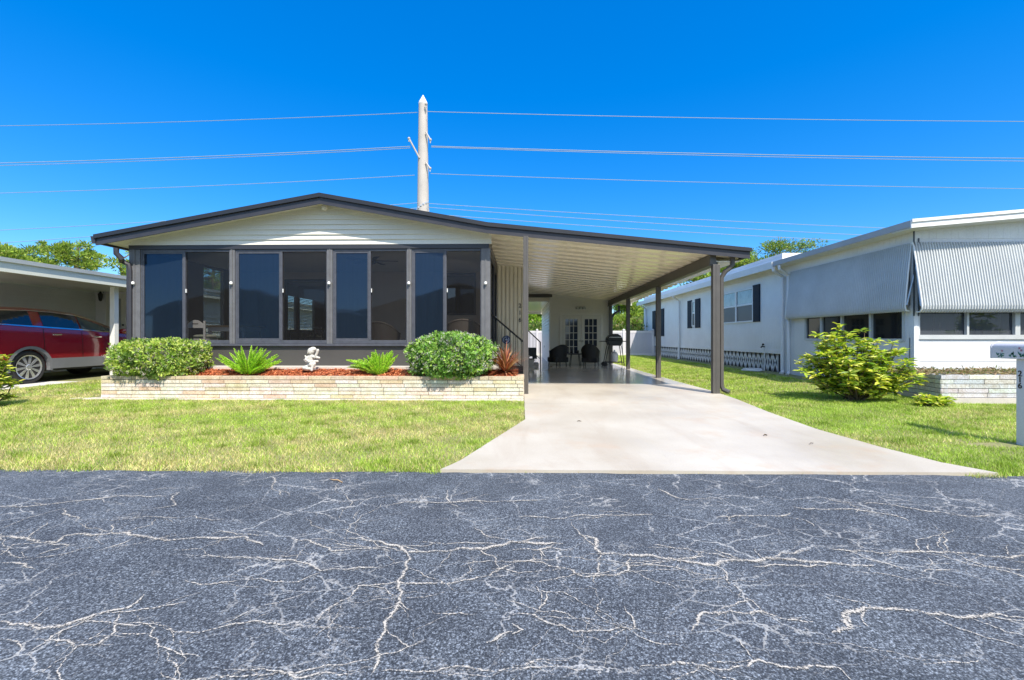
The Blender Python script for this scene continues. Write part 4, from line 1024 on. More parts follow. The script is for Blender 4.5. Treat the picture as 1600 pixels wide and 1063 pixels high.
mb = MB(); mb.box(gx_-.50, gx_-.27, gy-.2, gy+.2, gg+.93, gg+.96); mb.box(gx_+.35, gx_+.52, gy-.2, gy+.2, gg+.93, gg+.96); mb.build('side_shelf', M['black'], bbq)
for a, a2 in ((-.2, -.34), (.28, .38)):
    for b in (-.18, .2): mb = MB(); mb.tube([(gx_+a, gy+b, gg+.78), (gx_+a2, gy+b, gg+.05)], .015, 6); mb.build('leg', M['black'], bbq)
mb = MB(); mb.tube([(gx_-.32, gy-.18, gg+.16), (gx_+.37, gy-.18, gg+.16)], .013, 6); mb.tube([(gx_-.32, gy+.2, gg+.16), (gx_+.37, gy+.2, gg+.16)], .013, 6); mb.build('lower_rail', M['black'], bbq)
for b in (-.22, .24): mb = MB(); mb.lathe([(.06, -.02), (.08, -.015), (.08, .015), (.06, .02)], (gx_-.33, gy+b, gg+.08), 'y', 16); mb.build('wheel', M['rubber'], bbq)
mb = MB(); mb.lathe([(.10, 0), (.14, .04), (.14, .28), (.09, .36), (.03, .38), (.03, .44)], (gx_+.05, gy+.02, gg+.18), n=16); mb.build('gas_bottle', M['vinyl'], bbq, smooth=True)

# ---------------------------------------------------------------- vinyl fence at the back
FY = 28.0; fz1 = za(900, 517, FY)
fence = empty('vinyl_fence', (2, FY, .17), 'white vinyl privacy fence behind the carport and houses', 'fence')
x = -22.0; i = 0
while x < 20:
    mb = MB(); mb.box(x-.065, x+.065, FY-.065, FY+.065, .1, fz1+.05); mb.add([(x-.08, FY-.08, fz1+.05), (x+.08, FY-.08, fz1+.05), (x+.08, FY+.08, fz1+.05), (x-.08, FY+.08, fz1+.05), (x, FY, fz1+.12)], [(0,1,4), (1,2,4), (2,3,4), (3,0,4)])
    mb.build('fence_post', M['vinyl'], fence)
    mb = MB(); mb.box(x+.066, x+1.70, FY-.025, FY+.025, fz1-.13, fz1); mb.box(x+.066, x+1.70, FY-.025, FY+.025, .16, .30); mb.build('rail', M['vinyl'], fence)
    mb = MB(); k = 0
    xx = x+.07
    while xx < x+1.68: mb.box(xx, min(xx+.148, x+1.70), FY-.012, FY+.012, .30, fz1-.13); xx += .152
    mb.build('panel', M['fencepanel'], fence)
    x += 1.766
# ---------------------------------------------------------------- left neighbour: carport, house, car
EX = -11.35
nb = empty('neighbour_house', (-14, 14, .12), 'pale grey-green lap-sided house with white flat carport roof at the left edge', 'house')
y0_, zt0 = PX(0, 400, EX); y1_, zt1 = PX(190, 434.5, EX); zt_ = (zt0+zt1)/2
_, zbm = PX(90, 434, EX)
M['sage'] = mat('sage_siding', (.80, .82, .77), .5, var=.06)
M['palefascia'] = mat('pale_fascia', (.76, .76, .66), .5, var=.05)
mb = MB(); mb.box(-19, EX, 9.0, 15.8, zt_-.06, zt_); mb.prism([(EX-.06, zt_-.06), (EX+.05, zt_-.07), (EX+.07, zt_+.02), (EX-.06, zt_+.04)], 'y', 9.0, 32); mb.build('roof_edge', M['whiteroof'], nb)
mb = MB(); mb.box(EX-.05, EX, 9.0, 32, zbm-.02, zt_-.0605); mb.box(-19, EX-.05, 9.0, 9.05, zbm-.02, zt_-.0605); mb.build('fascia', M['palefascia'], nb)
mb = MB(); mb.box(-19, EX-.051, 9.06, 15.75, zt_-.12, zt_-.061); mb.build('carport_ceiling', M['palefascia'], nb)
SXw = -15.1
mb = MB(); lapwallX(mb, SXw, 7, 15.85, .12, zt_-.13, 1, .17, .035); mb.build('side_siding', M['sage'], nb)
mb = MB(); lapwallY(mb, SXw, -11.7, 15.85, .12, zt_-.13, .17, .035); mb.build('front_siding', M['sage'], nb)
mb = MB(); lapwallX(mb, -11.7, 15.86, 32, .12, zt_-.0, 1, .17, .035); mb.box(-19, -11.72, 15.9, 32, .1, zt_-.07); mb.build('rear_siding', M['sage'], nb)
mb = MB(); mb.box(SXw+.0, SXw+.35, 15.80, 15.83, .12, zt_-.13); mb.box(-11.76, -11.66, 15.80, 15.9, .12, zt_-.13); mb.build('corner_board', M['white'], nb)
mb = MB(); mb.prism([(-19, zt_), (-16, zt_+.5), (EX, zt_)], 'y', 15.8, 32); mb.build('rear_roof', M['whiteroof'], nb)
d0, d1 = xa(166, 15.8), xa(198, 15.8); dt = za(180, 459, 15.8)
mb = MB(); mb.box(d0-.08, d0, 15.77, 15.82, .75, dt+.08); mb.box(d1, d1+.08, 15.77, 15.82, .75, dt+.08); mb.box(d0, d1, 15.77, 15.82, dt, dt+.08); fr_ = mb.build('door', M['white'], nb)
mb = MB(); mb.box(d0, d1, 15.79, 15.82, .75, dt); mb.box(d0+.12, d1-.12, 15.775, 15.79, 1.75, dt-.12); mb.build('door_panel', M['palefascia'], fr_)
mb = MB(); mb.box(d0+.18, d1-.18, 15.77, 15.775, 1.3, dt-.18); mb.build('pane', M['blindwin'], fr_)
mb = MB(); mb.ball((d1-.08, 15.74, 1.7), .035, 8); mb.build('door_knob', M['black'], fr_)
mb = MB(); cpx = xa(177.5, 12.9); mb.box(cpx-.07, cpx+.07, 12.85, 12.99, .12, zbm); mb.build('carport_post', M['white'], nb, bevel=.005)
mb = MB(); mb.box(cpx-.07, cpx+.07, 9.2, 9.34, .12, zbm); mb.build('carport_post', M['white'], nb, bevel=.005)
lx, lz = PY(157, 463, 15.65)
ln = empty('wall_lantern', (lx, 15.7, lz), 'black coach lantern on the left neighbour wall beside its door', 'lantern')
mb = MB(); mb.lathe([(.02, -.18), (.05, -.14), (.07, .03), (.07, .05), (.085, .06), (.03, .13), (.012, .18)], (lx, 15.65, lz), n=6); mb.build('lantern_body', M['black'], ln)
mb = MB(); mb.box(lx-.03, lx+.03, 15.78, 15.82, lz-.1, lz+.15); mb.tube([(lx, 15.79, lz+.12), (lx, 15.7, lz+.26), (lx, 15.65, lz+.25)], .01, 6); mb.build('bracket', M['black'], ln)
# stub pipe/white vent light seen through the window
mb = MB(); vy, vz = PX(338, 464, -11.6); mb.tube([(-11.68, vy+.2, vz-.15), (-11.45, vy, vz)], .04, 8); mb.ball((-11.42, vy-.02, vz+.02), .07, 8); mb.build('flood_light', M['white'], nb)

# car : side profile stations, cross sections
cxm = -12.95; hw = .95; g = .125
car = empty('parked_car', (cxm, 12.3, g), 'dark red crossover parked under the left neighbour carport', 'car')
yr, yf = 9.55, 14.75
# columns: y, sill z, belt z, roof z, roof half width, belt half width
st = [(9.55, .50, 1.05, 1.06, .70, .80), (9.62, .42, 1.35, 1.38, .74, .88), (9.75, .40, 1.43, 1.66, .66, .92), (9.95, .38, 1.445, 1.80, .66, .93), (10.4, .36, 1.425, 1.865, .68, .935), (11.0, .36, 1.395, 1.885, .69, .935), (11.6, .36, 1.365, 1.87, .69, .935),
      (12.2, .36, 1.335, 1.82, .68, .935), (12.7, .36, 1.305, 1.71, .66, .93), (13.1, .36, 1.285, 1.58, .66, .93), (13.5, .36, 1.26, 1.41, .70, .92), (13.8, .36, 1.23, 1.27, .78, .91), (14.2, .38, 1.16, 1.22, .74, .88), (14.55, .42, 1.0, 1.12, .66, .80), (14.75, .50, .80, .88, .55, .68)]
def section(s_):
    y, z0, zb_, zr, wr, wb = s_
    pts = [(.80*wb/.93, z0), (.97*wb, z0+.08), (1.0*wb+.01, z0+.26), (1.0*wb+.015, (z0+zb_)/2+.10), (.975*wb, zb_-.03), (.955*wb, zb_), (wr+.03, zr-.07*(1 if zr-zb_ > .2 else .2)), (wr-.08, zr-.015), (wr*.5, zr+.01)]
    return pts
mb = MB(); rows = []
for s_ in st:
    pts = section(s_); full = [(x, z) for x, z in pts]+[(0, s_[3]+.015)]+[(-x, z) for x, z in pts[::-1]]
    rows.append([(cxm+x, s_[0], g+z) for x, z in full])
m_ = len(rows[0]); vs = [v for r_ in rows for v in r_]
fs = [(j*m_+i, j*m_+(i+1) % m_, (j+1)*m_+(i+1) % m_, (j+1)*m_+i) for j in range(len(rows)-1) for i in range(m_)]
fs += [tuple(range(m_)), tuple((len(rows)-1)*m_+i for i in range(m_-1, -1, -1))]
mb.add(vs, fs); body = mb.build('body', M['red'], car, smooth=True)
ryc = 10.87; fyc = 13.87; wr_ = .405
cut = MB()
for yc in (ryc, fyc):
    for sx_ in (-1, 1): cut.lathe([(.46, -.3), (.46, .3)], (cxm+sx_*.95, yc, g+.40), 'x', 28)
co_ = cut.build('cutter', M['black'], car)
bo = body.modifiers.new('b', 'BOOLEAN'); bo.operation = 'DIFFERENCE'; bo.object = co_; bo.solver = 'EXACT'
bpy.context.view_layer.update(); dg = bpy.context.evaluated_depsgraph_get(); nm = bpy.data.meshes.new_from_object(body.evaluated_get(dg)); body.modifiers.clear(); body.data = nm; nm.name = 'body'; bpy.data.objects.remove(co_)
def interp(y, k):
    for a, b in zip(st[:-1], st[1:]):
        if a[0] <= y <= b[0]: f = (y-a[0])/(b[0]-a[0]); return a[k]+(b[k]-a[k])*f
def sidept(y, f, out=.006, side=1):   # f 0..1 from belt to window top, on the body side
    zb_, zr, wr, wb = interp(y, 2), interp(y, 3), interp(y, 4), interp(y, 5); xb = .955*wb; xt = wr+.03; zt__ = zr-.07*(1 if zr-zb_ > .2 else .2)
    return (cxm+side*(xb+(xt-xb)*f+out), y, g+zb_+(zt__-zb_)*f+out*.5)
def sidewin(name, ya, yb, mat_, parent, f0=.08, f1=.92, slant=0, out=.008, side=1, fb=None):
    mb = MB(); n_ = 8; vs = []
    for i in range(n_+1):
        y = ya+(yb-ya)*i/n_; vs += [sidept(y, f0, out, side), sidept(min(y+(slant*(1-i/n_)), yb), f1 if not fb else f1+(fb-f1)*i/n_, out, side)]
    mb.add(vs, [(2*i, 2*i+2, 2*i+3, 2*i+1) for i in range(n_)]); return mb.build(name, mat_, parent)
M['cardark'] = mat('car_window_dark', (.012, .016, .02), .05, spec=.9)
M['carblue'] = mat('car_window_tint', (.03, .06, .075), .05, spec=.9)
for side in (1, -1):
    sidewin('quarter_window', 9.95, 10.98, M['cardark'], car, side=side)
    sidewin('rear_door_window', 11.23, 12.18, M['cardark'], car, side=side)
    sidewin('front_door_window', 12.22, 13.42, M['carblue'], car, side=side, fb=.5)
    mb = MB(); vs = []
    for i in range(25):
        y = 9.95+(13.5-9.95)*i/24; a = sidept(y, -.02, .012, side); b = sidept(y, .05, .012, side); vs += [a, b]
    mb.add(vs, [(2*i, 2*i+2, 2*i+3, 2*i+1) for i in range(24)])
    vs = []
    for i in range(25):
        y = 9.95+(13.45-9.95)*i/24; a = sidept(y, .93, .012, side); b = sidept(y, .98, .012, side); vs += [a, b]
    mb.add(vs, [(2*i, 2*i+2, 2*i+3, 2*i+1) for i in range(24)])
    mb.build('chrome_trim', M['chrome'], car)
    # lower cladding
    xs_ = cxm+side*.957; mb = MB(); mb.box(xs_-.03*side, xs_+.012*side, ryc+.47, fyc-.47, g+.34, g+.60)
    for yc in (ryc, fyc):
        vs = []
        for i in range(17):
            q = R(-12+204*i/16); c_, s_2 = math.cos(q), math.sin(q); vs += [(xs_+.008*side, yc+.455*c_, g+.40+.455*s_2), (xs_+.008*side, yc+.53*c_, g+.40+.52*s_2), (xs_-.1*side, yc+.455*c_, g+.40+.455*s_2)]
        mb.add(vs, [(3*i, 3*i+3, 3*i+4, 3*i+1) for i in range(16)]+[(3*i, 3*i+2, 3*i+5, 3*i+3) for i in range(16)])
    mb.build('cladding', M['cargrey'], car, bevel=.0)
    for yh in (11.5, 12.62):
        zh = g+interp(yh, 2)-.16; mb = MB(); mb.tube([(xs_+.0*side, yh-.1, zh), (xs_+.035*side, yh-.08, zh), (xs_+.035*side, yh+.08, zh), (xs_+.0*side, yh+.1, zh)], .016, 8); mb.build('door_handle', M['chrome'], car, smooth=True)
    mb = MB()
    for yd in (11.2, 12.2):     # shut lines
        z_a, z_b = g+.62, g+interp(yd, 2)-.02
        for k in range(8):
            za_, zb2 = z_a+(z_b-z_a)*k/8, z_a+(z_b-z_a)*(k+1)/8
            def bxp(z): 
                zz_ = z-g; z0, zb_ = interp(yd, 1), interp(yd, 2); wb = interp(yd, 5); zm = (z0+zb_)/2+.10
                return cxm+side*((1.0*wb+.015) if zz_ < zm else wb+.015-(zz_-zm)/(zb_-.03-zm)*(.015+.025*wb)+0)+side*.003
            mb.quad((bxp(za_), yd-.006, za_), (bxp(za_), yd+.006, za_), (bxp(zb2), yd+.006, zb2), (bxp(zb2), yd-.006, zb2))
    mb.build('door_gap', M['black'], car)
    ym = 13.35; mb = MB(); mb.ball((cxm+side*1.05, ym, g+interp(ym, 2)+.06), (.11, .09, .075), 12); mb.tube([(cxm+side*.9, ym+.05, g+interp(ym, 2)), (cxm+side*1.0, ym+.02, g+interp(ym, 2)+.03)], .025, 6); mb.build('wing_mirror', M['red'], car, smooth=True)
    for yc in (ryc, fyc):
        X = cxm+side*.80; mb = MB()
        prof = [(.29, -.10), (.36, -.12), (.40, -.10), (wr_, -.06), (wr_, .06), (.40, .10), (.36, .12), (.29, .10)]
        mb.lathe([(r_, h*side) for r_, h in prof], (X, yc, g+wr_), 'x', 40); ty = mb.build('wheel', M['rubber'], car, smooth=True)
        mb = MB(); xo = X+side*.10
        for k in range(40):
            q0, q1 = R(9*k), R(9*k+9)
            for (ra, rb, o1, o2) in ((.30, .275, .022, .012), (.275, .268, .012, -.03)):
                mb.add([(xo+side*o1, yc+ra*math.cos(q0), g+wr_+ra*math.sin(q0)), (xo+side*o1, yc+ra*math.cos(q1), g+wr_+ra*math.sin(q1)), (xo+side*o2, yc+rb*math.cos(q1), g+wr_+rb*math.sin(q1)), (xo+side*o2, yc+rb*math.cos(q0), g+wr_+rb*math.sin(q0))], [(0,1,2,3)])
        for k in range(10):
            q = R(36*k+9); d = Vector((0, math.cos(q), math.sin(q))); n_ = Vector((0, -math.sin(q), math.cos(q))); c0 = Vector((xo, yc, g+wr_))
            a_ = c0+d*.05; b_ = c0+d*.275; mb.add([a_-n_*.016+Vector((side*.015, 0, 0)), a_+n_*.016+Vector((side*.015, 0, 0)), b_+n_*.036+Vector((side*.01, 0, 0)), b_-n_*.036+Vector((side*.01, 0, 0)),
                                                  a_-n_*.016-Vector((side*.02, 0, 0)), a_+n_*.016-Vector((side*.02, 0, 0)), b_+n_*.036-Vector((side*.02, 0, 0)), b_-n_*.036-Vector((side*.02, 0, 0))], [(0,1,2,3), (0,4,5,1), (1,5,6,2), (2,6,7,3), (3,7,4,0)])
        mb.lathe([(.075, -.02), (.075, .012), (.06, .022), (.03, .024)], (xo, yc, g+wr_), 'x', 20) if side > 0 else mb.lathe([(.075, .02), (.075, -.012), (.06, -.022), (.03, -.024)], (xo, yc, g+wr_), 'x', 20)
        mb.build('rim', M['alloy'], ty)
        mb = MB(); mb.lathe([(.27, 0), (.27, .01)], (xo-side*.05, yc, g+wr_), 'x', 24); mb.build('brake_disc', M['black'], ty)
mb = MB(); mb.box(cxm-.75, cxm+.75, 9.8, 14.5, g+.28, g+.40); mb.build('underbody', M['black'], car)

# ---------------------------------------------------------------- right neighbour
RX = 8.13; RY0 = 9.6; RYm = PX(1222, 560, RX)[0]; RY1 = PX(1006, 560, RX)[0]
rh = empty('neighbour_home', (RX, RY0, .12), 'long white mobile home with grey corrugated awnings and navy shutters on the right', 'house')
M['whiterib'] = M['whitewall']
ez0 = PX(1418, 351, RX)[1]; ztop = PX(1300, 384, RX)[1]
# ribbed walls (grooves)
def ribX(mb, x, y0, y1, z0, z1, pitch=.1, g_=.008):
    y = y0
    while y < y1-.001:
        y2 = min(y+pitch, y1); gg_ = .012
        mb.quad((x, y, z0), (x, max(y2-gg_, y), z0), (x, max(y2-gg_, y), z1), (x, y, z1))
        mb.quad((x, max(y2-gg_, y), z0), (x+g_, y2-gg_/2, z0), (x+g_, y2-gg_/2, z1), (x, max(y2-gg_, y), z1)); mb.quad((x+g_, y2-gg_/2, z0), (x, y2, z0), (x, y2, z1), (x+g_, y2-gg_/2, z1)); y = y2
mb = MB(); ribX(mb, RX, RYm+.02, RY1, .74, 3.30); mb.box(RX+.02, 14, RYm+.02, RY1, .74, 3.9)
mb.build('side_wall', M['whitewall'], rh)
mb = MB(); z = 3.30
while z < 3.78: mb.add([(RX-.02, RYm+.02, z), (RX-.02, RY1, z), (RX, RY1, z+.12), (RX, RYm+.02, z+.12), (RX+.01, RYm+.02, z), (RX+.01, RY1, z)], [(0,1,2,3), (0,4,5,1)]); z += .12
mb.build('upper_siding', M['whitewall'], rh)
mb = MB(); mb.box(RX-.018, RX+.02, RYm+.02, RY1, .74, .86); mb.build('base_trim', M['whitewall'], rh)
# decorative skirting blocks : X lattice in relief over dark
mb = MB(); mb.box(RX+.06, RX+.1, RYm, RY1, .1, .735); mb.build('skirting', M['darkframe'], rh)
mb = MB(); y = RYm+.3; bs_ = .60
while y < RY1-.2:
    z0, z1 = .16, .735; ym = y+bs_/2; ra = .026
    for (a, b) in (((y, z0), (ym, z1)), ((ym, z1), (y+bs_, z0)), ((y, z1), (ym, z0)), ((ym, z0), (y+bs_, z1)), ((ym, z0), (ym, z1)), ((y, z0), (y, z1))):
        dd = Vector((b[0]-a[0], b[1]-a[1])).normalized()*ra; mb.prism([(a[0]-dd.y, a[1]+dd.x), (b[0]-dd.y, b[1]+dd.x), (b[0]+dd.y, b[1]-dd.x), (a[0]+dd.y, a[1]-dd.x)], 'x', RX+.03, RX+.045)
    y += bs_
mb.build('skirting_lattice', M['whitewall'], rh)
# front addition walls (with window openings as recessed dark panes)
sw = []
def sy(px): return PX(px, 520, RX)[0]
wzA, wzB = PX(1400, 533, RX)[1], PX(1400, 478, RX)[1]
mb = MB(); mb.box(RX+.003, RX+.12, RY0, RYm, .12, wzA); mb.box(RX+.003, RX+.12, RY0, RYm, wzB, 3.3)
mb.box(RX+.003, RX+.12, sy(1258), RYm, wzA, wzB); mb.box(RX+.003, RX+.12, RY0, sy(1412), wzA, wzB)
mb.build('porch_side_wall', M['whitewall'], rh)
mb = MB(); ribX(mb, RX+.001, RY0, RYm, 3.0, 3.62, .16, .006); mb.build('porch_upper_wall', M['whitewall'], rh)
win = MB(); pxs = [1258, 1283, 1315, 1360, 1412]
for px in pxs: y = sy(px); win.box(RX-.01, RX+.08, y-.035, y+.035, wzA, wzB)
win.box(RX-.012, RX+.085, sy(1412)+.035, sy(1258)-.035, wzA-.02, wzA+.05)
wf = win.build('side_window', M['awning'], rh)
mb = MB(); mb.box(RX+.04, RX+.045, sy(1412), sy(1258), wzA+.05, wzB); mb.build('pane', M['cardark'], wf)
# front wall
FX1 = 14.5
fpx = lambda px: xa(px, RY0)
fz0, fz1_ = za(1500, 528, RY0), za(1500, 478, RY0); fx0, fx1 = fpx(1427), fpx(1640)
mb = MB(); mb.box(RX+.003, FX1, RY0+.002, RY0+.12, .12, fz0); mb.box(RX+.003, FX1, RY0+.002, RY0+.12, fz1_, 3.3); mb.box(RX+.003, fx0, RY0+.002, RY0+.12, fz0, fz1_); mb.box(fx1, FX1, RY0+.002, RY0+.12, fz0, fz1_)
zl_ = za(1500, 565, RY0); mb.box(RX, FX1, RY0-.004, RY0+.002, zl_, zl_+.02)
mb.build('front_wall', M['whitewall'], rh)
mb = MB(); x = RX
while x < FX1: mb.box(x+.0015, min(x+.1485, FX1), RY0-.006, RY0+.05, 3.3, 3.62+(x-RX)*.09); x += .15
mb.build('front_gable', M['whitewall'], rh)
mb = MB(); fr = lambda a, b, c, d: mb.box(a, b, RY0-.03, RY0+.05, c, d)
xm1 = fpx(1510.5); xm2 = fpx(1588)
fr(fx0, fx0+.10, fz0-.03, fz1_); fr(xm1-.022, xm1+.022, fz0+.06, fz1_); fr(xm2-.05, xm2+.05, fz0+.06, fz1_); fr(fx1-.05, fx1, fz0-.03, fz1_); fr(fx0+.10, fx1-.05, fz0-.03, fz0+.06)
wf = mb.build('front_window', M['awning'], rh)
mb = MB(); mb.box(fx0+.1, fx1-.05, RY0+.03, RY0+.035, fz0+.06, fz1_); mb.build('pane', M['dkscreen'], wf)
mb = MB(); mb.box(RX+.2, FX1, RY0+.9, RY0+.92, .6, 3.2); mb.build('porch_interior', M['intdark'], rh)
mb = MB(); mb.box(RX-.03, RX+.06, RY0-.035, RY0+.06, .12, 3.62); mb.build('corner_post', M['whitewall'], rh)
# roof: side eave and front gable edge, low slope towards ridge at x = 11.6
ov = .38; ridge = 12.6; sl_ = .085
rz = PY(1410, 345, RY0-ov)[1]
def rtop(x): return rz+(min(x, 2*ridge-x)-(RX-ov))*sl_
mb = MB(); x0 = RX-ov; x1 = 2*ridge-x0
mb.prism([(x0, rz), (ridge, rtop(ridge)), (x1, rz), (x1, rz-.07), (ridge, rtop(ridge)-.07), (x0, rz-.07)], 'y', RY0-ov, RYm+.0); mb.prism([(x0+.0, rz), (ridge, rtop(ridge)), (x1, rz), (x1, rz-.07), (ridge, rtop(ridge)-.07), (x0, rz-.07)], 'y', RYm+.001, RY1+.2)
mb.build('roof', M['grayroof'], rh)
mb = MB(); mb.prism([(x0-.02, rz+.01), (ridge, rtop(ridge)+.01), (ridge, rtop(ridge)-.15), (x0-.02, rz-.15)], 'y', RY0-ov-.03, RY0-ov-.001); mb.prism([(x0-.02, rz+.02), (ridge, rtop(ridge)+.02), (ridge, rtop(ridge)-.04), (x0-.02, rz-.04)], 'y', RY0-ov-.055, RY0-ov-.031); mb.build('front_fascia', M['white'], rh)
mb = MB(); mb.box(x0-.02, x0-.001, RY0-ov, RYm-.2, rz-.13, rz+.005); mb.build('eave_trim', M['grayroof'], rh)
mb = MB(); mb.box(x0-.05, x0-.001, RYm-.2, RY1+.2, rz-.2, rz+.01); mb.build('side_gutter', M['whiteroof'], rh)
mb = MB(); mb.box(x0, RX+.05, RY0-ov, RY1+.2, rz-.135, rz-.12); mb.prism([(x0, rz-.14), (ridge, rtop(ridge)-.14), (ridge, rtop(ridge)-.155), (x0, rz-.155)], 'y', RY0-ov, RY0+.1); mb.build('soffit', M['whiteroof'], rh)
# side wall windows with shutters
def sidewindow(pa, pb_, pta, ptb, pbot, shutters, mull=True):
    ya, yb = PX(pb_, 500, RX)[0], PX(pa, 500, RX)[0]; zt__ = PX(pb_, ptb, RX)[1]; zb_ = PX(pb_, pbot, RX)[1]
    mb = MB(); e = .05
    for a, b, c, d in ((ya, ya+e, zb_, zt__), (yb-e, yb, zb_, zt__), (ya+e, yb-e, zt__-e, zt__), (ya+e, yb-e, zb_, zb_+e)): mb.box(RX-.04, RX-.001, a, b, c, d)
    if mull: ym = (ya+yb)/2; mb.box(RX-.04, RX-.001, ym-.05, ym+.05, zb_+e, zt__-e)
    zm = (zb_+zt__)/2+.03; segs = [(ya+e, (ya+yb)/2-.05), ((ya+yb)/2+.05, yb-e)] if mull else [(ya+e, yb-e)]
    for a, b in segs: mb.box(RX-.035, RX-.001, a, b, zm-.03, zm+.03)
    wf = mb.build('window', M['whitewall'], rh)
    mb = MB()
    for a, b in segs: mb.box(RX-.012, RX-.008, a, b, zm+.03, zt__-e)
    mb.build('upper_pane', M['skyglass'], wf)
    mb = MB()
    for a, b in segs: mb.box(RX-.012, RX-.008, a, b, zb_+e, zm-.03)
    mb.build('lower_screen', M['scrn'], wf)
    for (p0, p1, za_, zb__) in shutters:
        y0_, y1_ = PX(p1, 500, RX)[0], PX(p0, 500, RX)[0]; z1_ = PX((p0+p1)/2, za_, RX)[1]; z0_ = PX((p0+p1)/2, zb__, RX)[1]
        mb = MB(); mb.box(RX-.035, RX-.001, y0_, y1_, z0_, z1_); zz_ = z0_+.06
        while zz_ < z1_-.08: mb.box(RX-.042, RX-.0355, y0_+.04, y1_-.04, zz_, zz_+.03); zz_ += .05
        mb.build('shutter', M['shutter'], rh)
M['skyglass'] = mat('window_curtain_pane', (.30, .38, .42), .08, var=.4, vs=3, spec=.9)
M['scrn'] = mat('window_screen', (.07, .08, .09), .4, spec=.6)
sidewindow(1128, 1178, 458, 449, 503, [(1177.5, 1188, 445, 503), (1117, 1126.5, 461, 506)])
sidewindow(1082, 1087, 470, 470, 510, [(1087, 1094.5, 467, 512.5), (1075, 1081.5, 470, 513)], False)
sidewindow(1026, 1032, 485, 484, 525, [(1032.5, 1038, 482.5, 525.5), (1020, 1025, 486, 526)], False)
# downspouts
for px, m_ in ((1222.5, 'steelw'), (1232, 'steelw'), (1061, 'steelw'), (1009, 'steelw')):
    y = PX(px, 560, RX-.07)[0]; r_ = .055 if px == 1222.5 else .045
    if px > 1200: y = y
    mb = MB(); mb.tube([(x0-.02, y-.1, rz-.16), (x0-.02, y-.1, rz-.26), (RX-.07, y, rz-.45), (RX-.07, y, .25), (RX-.09, y-.04, .19), (RX-.2, y-.15, .15)], r_, 8)
    mb.build('downspout', M['whitewall'], rh, smooth=True)
# awnings
def awning(name, label, axis, u0, u1, wall, sgn, zt__, zb_, m_='awning', pitch=.055):
    # axis 'x': runs along x, on a wall facing -y ; axis 'y': along y on a wall facing -x
    root = None; mb = MB()
    H_ = zt__-zb_; prof = []
    base = [(a_*(.62 if axis == 'x' else .38)+.01, b_) for a_, b_ in [(0.03, zt__), (.08, zt__-.08), (.20, zt__-H_*.35), (.31, zt__-H_*.65), (.375, zt__-H_*.83), (.40, zt__-H_*.91), (.39, zt__-H_*.96), (.33, zb_+.005), (.2, zb_)]]
    n_ = int((u1-u0)/pitch*6); vs = []
    for i in range(n_+1):
        u = u0+(u1-u0)*i/n_; cph = math.cos(2*math.pi*(u-u0)/pitch); am = .012*(1 if cph > 0 else -1)*min(1, abs(cph)*2.2)
        for k, (o_, z) in enumerate(base):
            a = base[max(k-1, 0)]; b = base[min(k+1, len(base)-1)]; tx_, tz_ = b[0]-a[0], b[1]-a[1]; L = math.hypot(tx_, tz_); nx__, nz__ = -tz_/L, tx_/L
            oo, z_ = o_+nx__*am, z+nz__*am
            vs.append((u, wall-oo, z_) if axis == 'x' else (wall-oo, u, z_))
    m2 = len(base); mb.add(vs, [(i*m2+k, i*m2+k+1, (i+1)*m2+k+1, (i+1)*m2+k) for i in range(n_) for k in range(m2-1)])
    o_ = mb.build('awning', M['awning'], rh)
    # rolled end edges
    for u in (u0, u1): mb = MB(); mb.tube([((u, wall-a, b) if axis == 'x' else (wall-a, u, b)) for a, b in base], .016, 8); mb.build('awning_edge', M['white'], o_, smooth=True)
zt__ = za(1500, 379, RY0); zb_ = za(1500, 487.5, RY0-.24)
awning('a', '', 'x', fpx(1423), FX1-.3, RY0-.01, 1, zt__, zb_)
zt2 = PX(1400, 386, RX)[1]; zb2 = PX(1400, 487, RX-.2)[1]
awning('b', '', 'y', RY0+.02, PX(1236, 430, RX)[0], RX-.005, 1, zt2, zb2)
# awning arms at the corner
ar = MB(); c1_ = (RX-.03, RY0-.06)
ar.tube([(RX-.02, RY0-.05, 3.0), (fpx(1424)-.02, RY0-.25, zb_+.12)], .018, 8); ar.tube([(RX+.04, RY0-.06, 2.95), (RX-.15, RY0-.0, zb2+.12)], .018, 8)
ar.build('awning_arms', M['steel'], rh)
ar = MB(); ar.box(RX-.05, RX-.035, RY0-.06, RY0-.03, 1.7, 3.55); ar.box(RX+.045, RX+.06, RY0-.06, RY0-.036, 1.7, 3.3); ar.build('corner_seam', M['scrn'], rh)
# faucet and coiled hose
fy = PX(1197, 550, RX)[0]
fa = empty('garden_tap', (RX-.05, fy, .3), 'small tap with white riser pipe on the right neighbour wall', 'tap')
mb = MB(); mb.tube([(RX-.05, fy, .15), (RX-.05, fy, .95)], .018, 8); mb.build('riser_pipe', M['whitewall'], fa); mb = MB(); mb.tube([(RX-.05, fy, .95), (RX-.15, fy-.05, .97), (RX-.2, fy-.06, .93)], .022, 8); mb.ball((RX-.1, fy, 1.03), .04, 8); mb.build('tap_head', M['black'], fa)
mb = MB(); hp = [(RX-.55+.33*(1-.08*(k//24))*math.cos(R(15*k)), fy-.2+.30*(1-.08*(k//24))*math.sin(R(15*k)), .185+.018*(k//24)+.004*math.sin(k)) for k in range(24*4)]; mb.tube(hp, .012, 6)
tag(mb.build('garden_hose', M['whitewall'], None, smooth=True), 'pale garden hose coiled on the ground beside the right neighbour wall', 'hose')

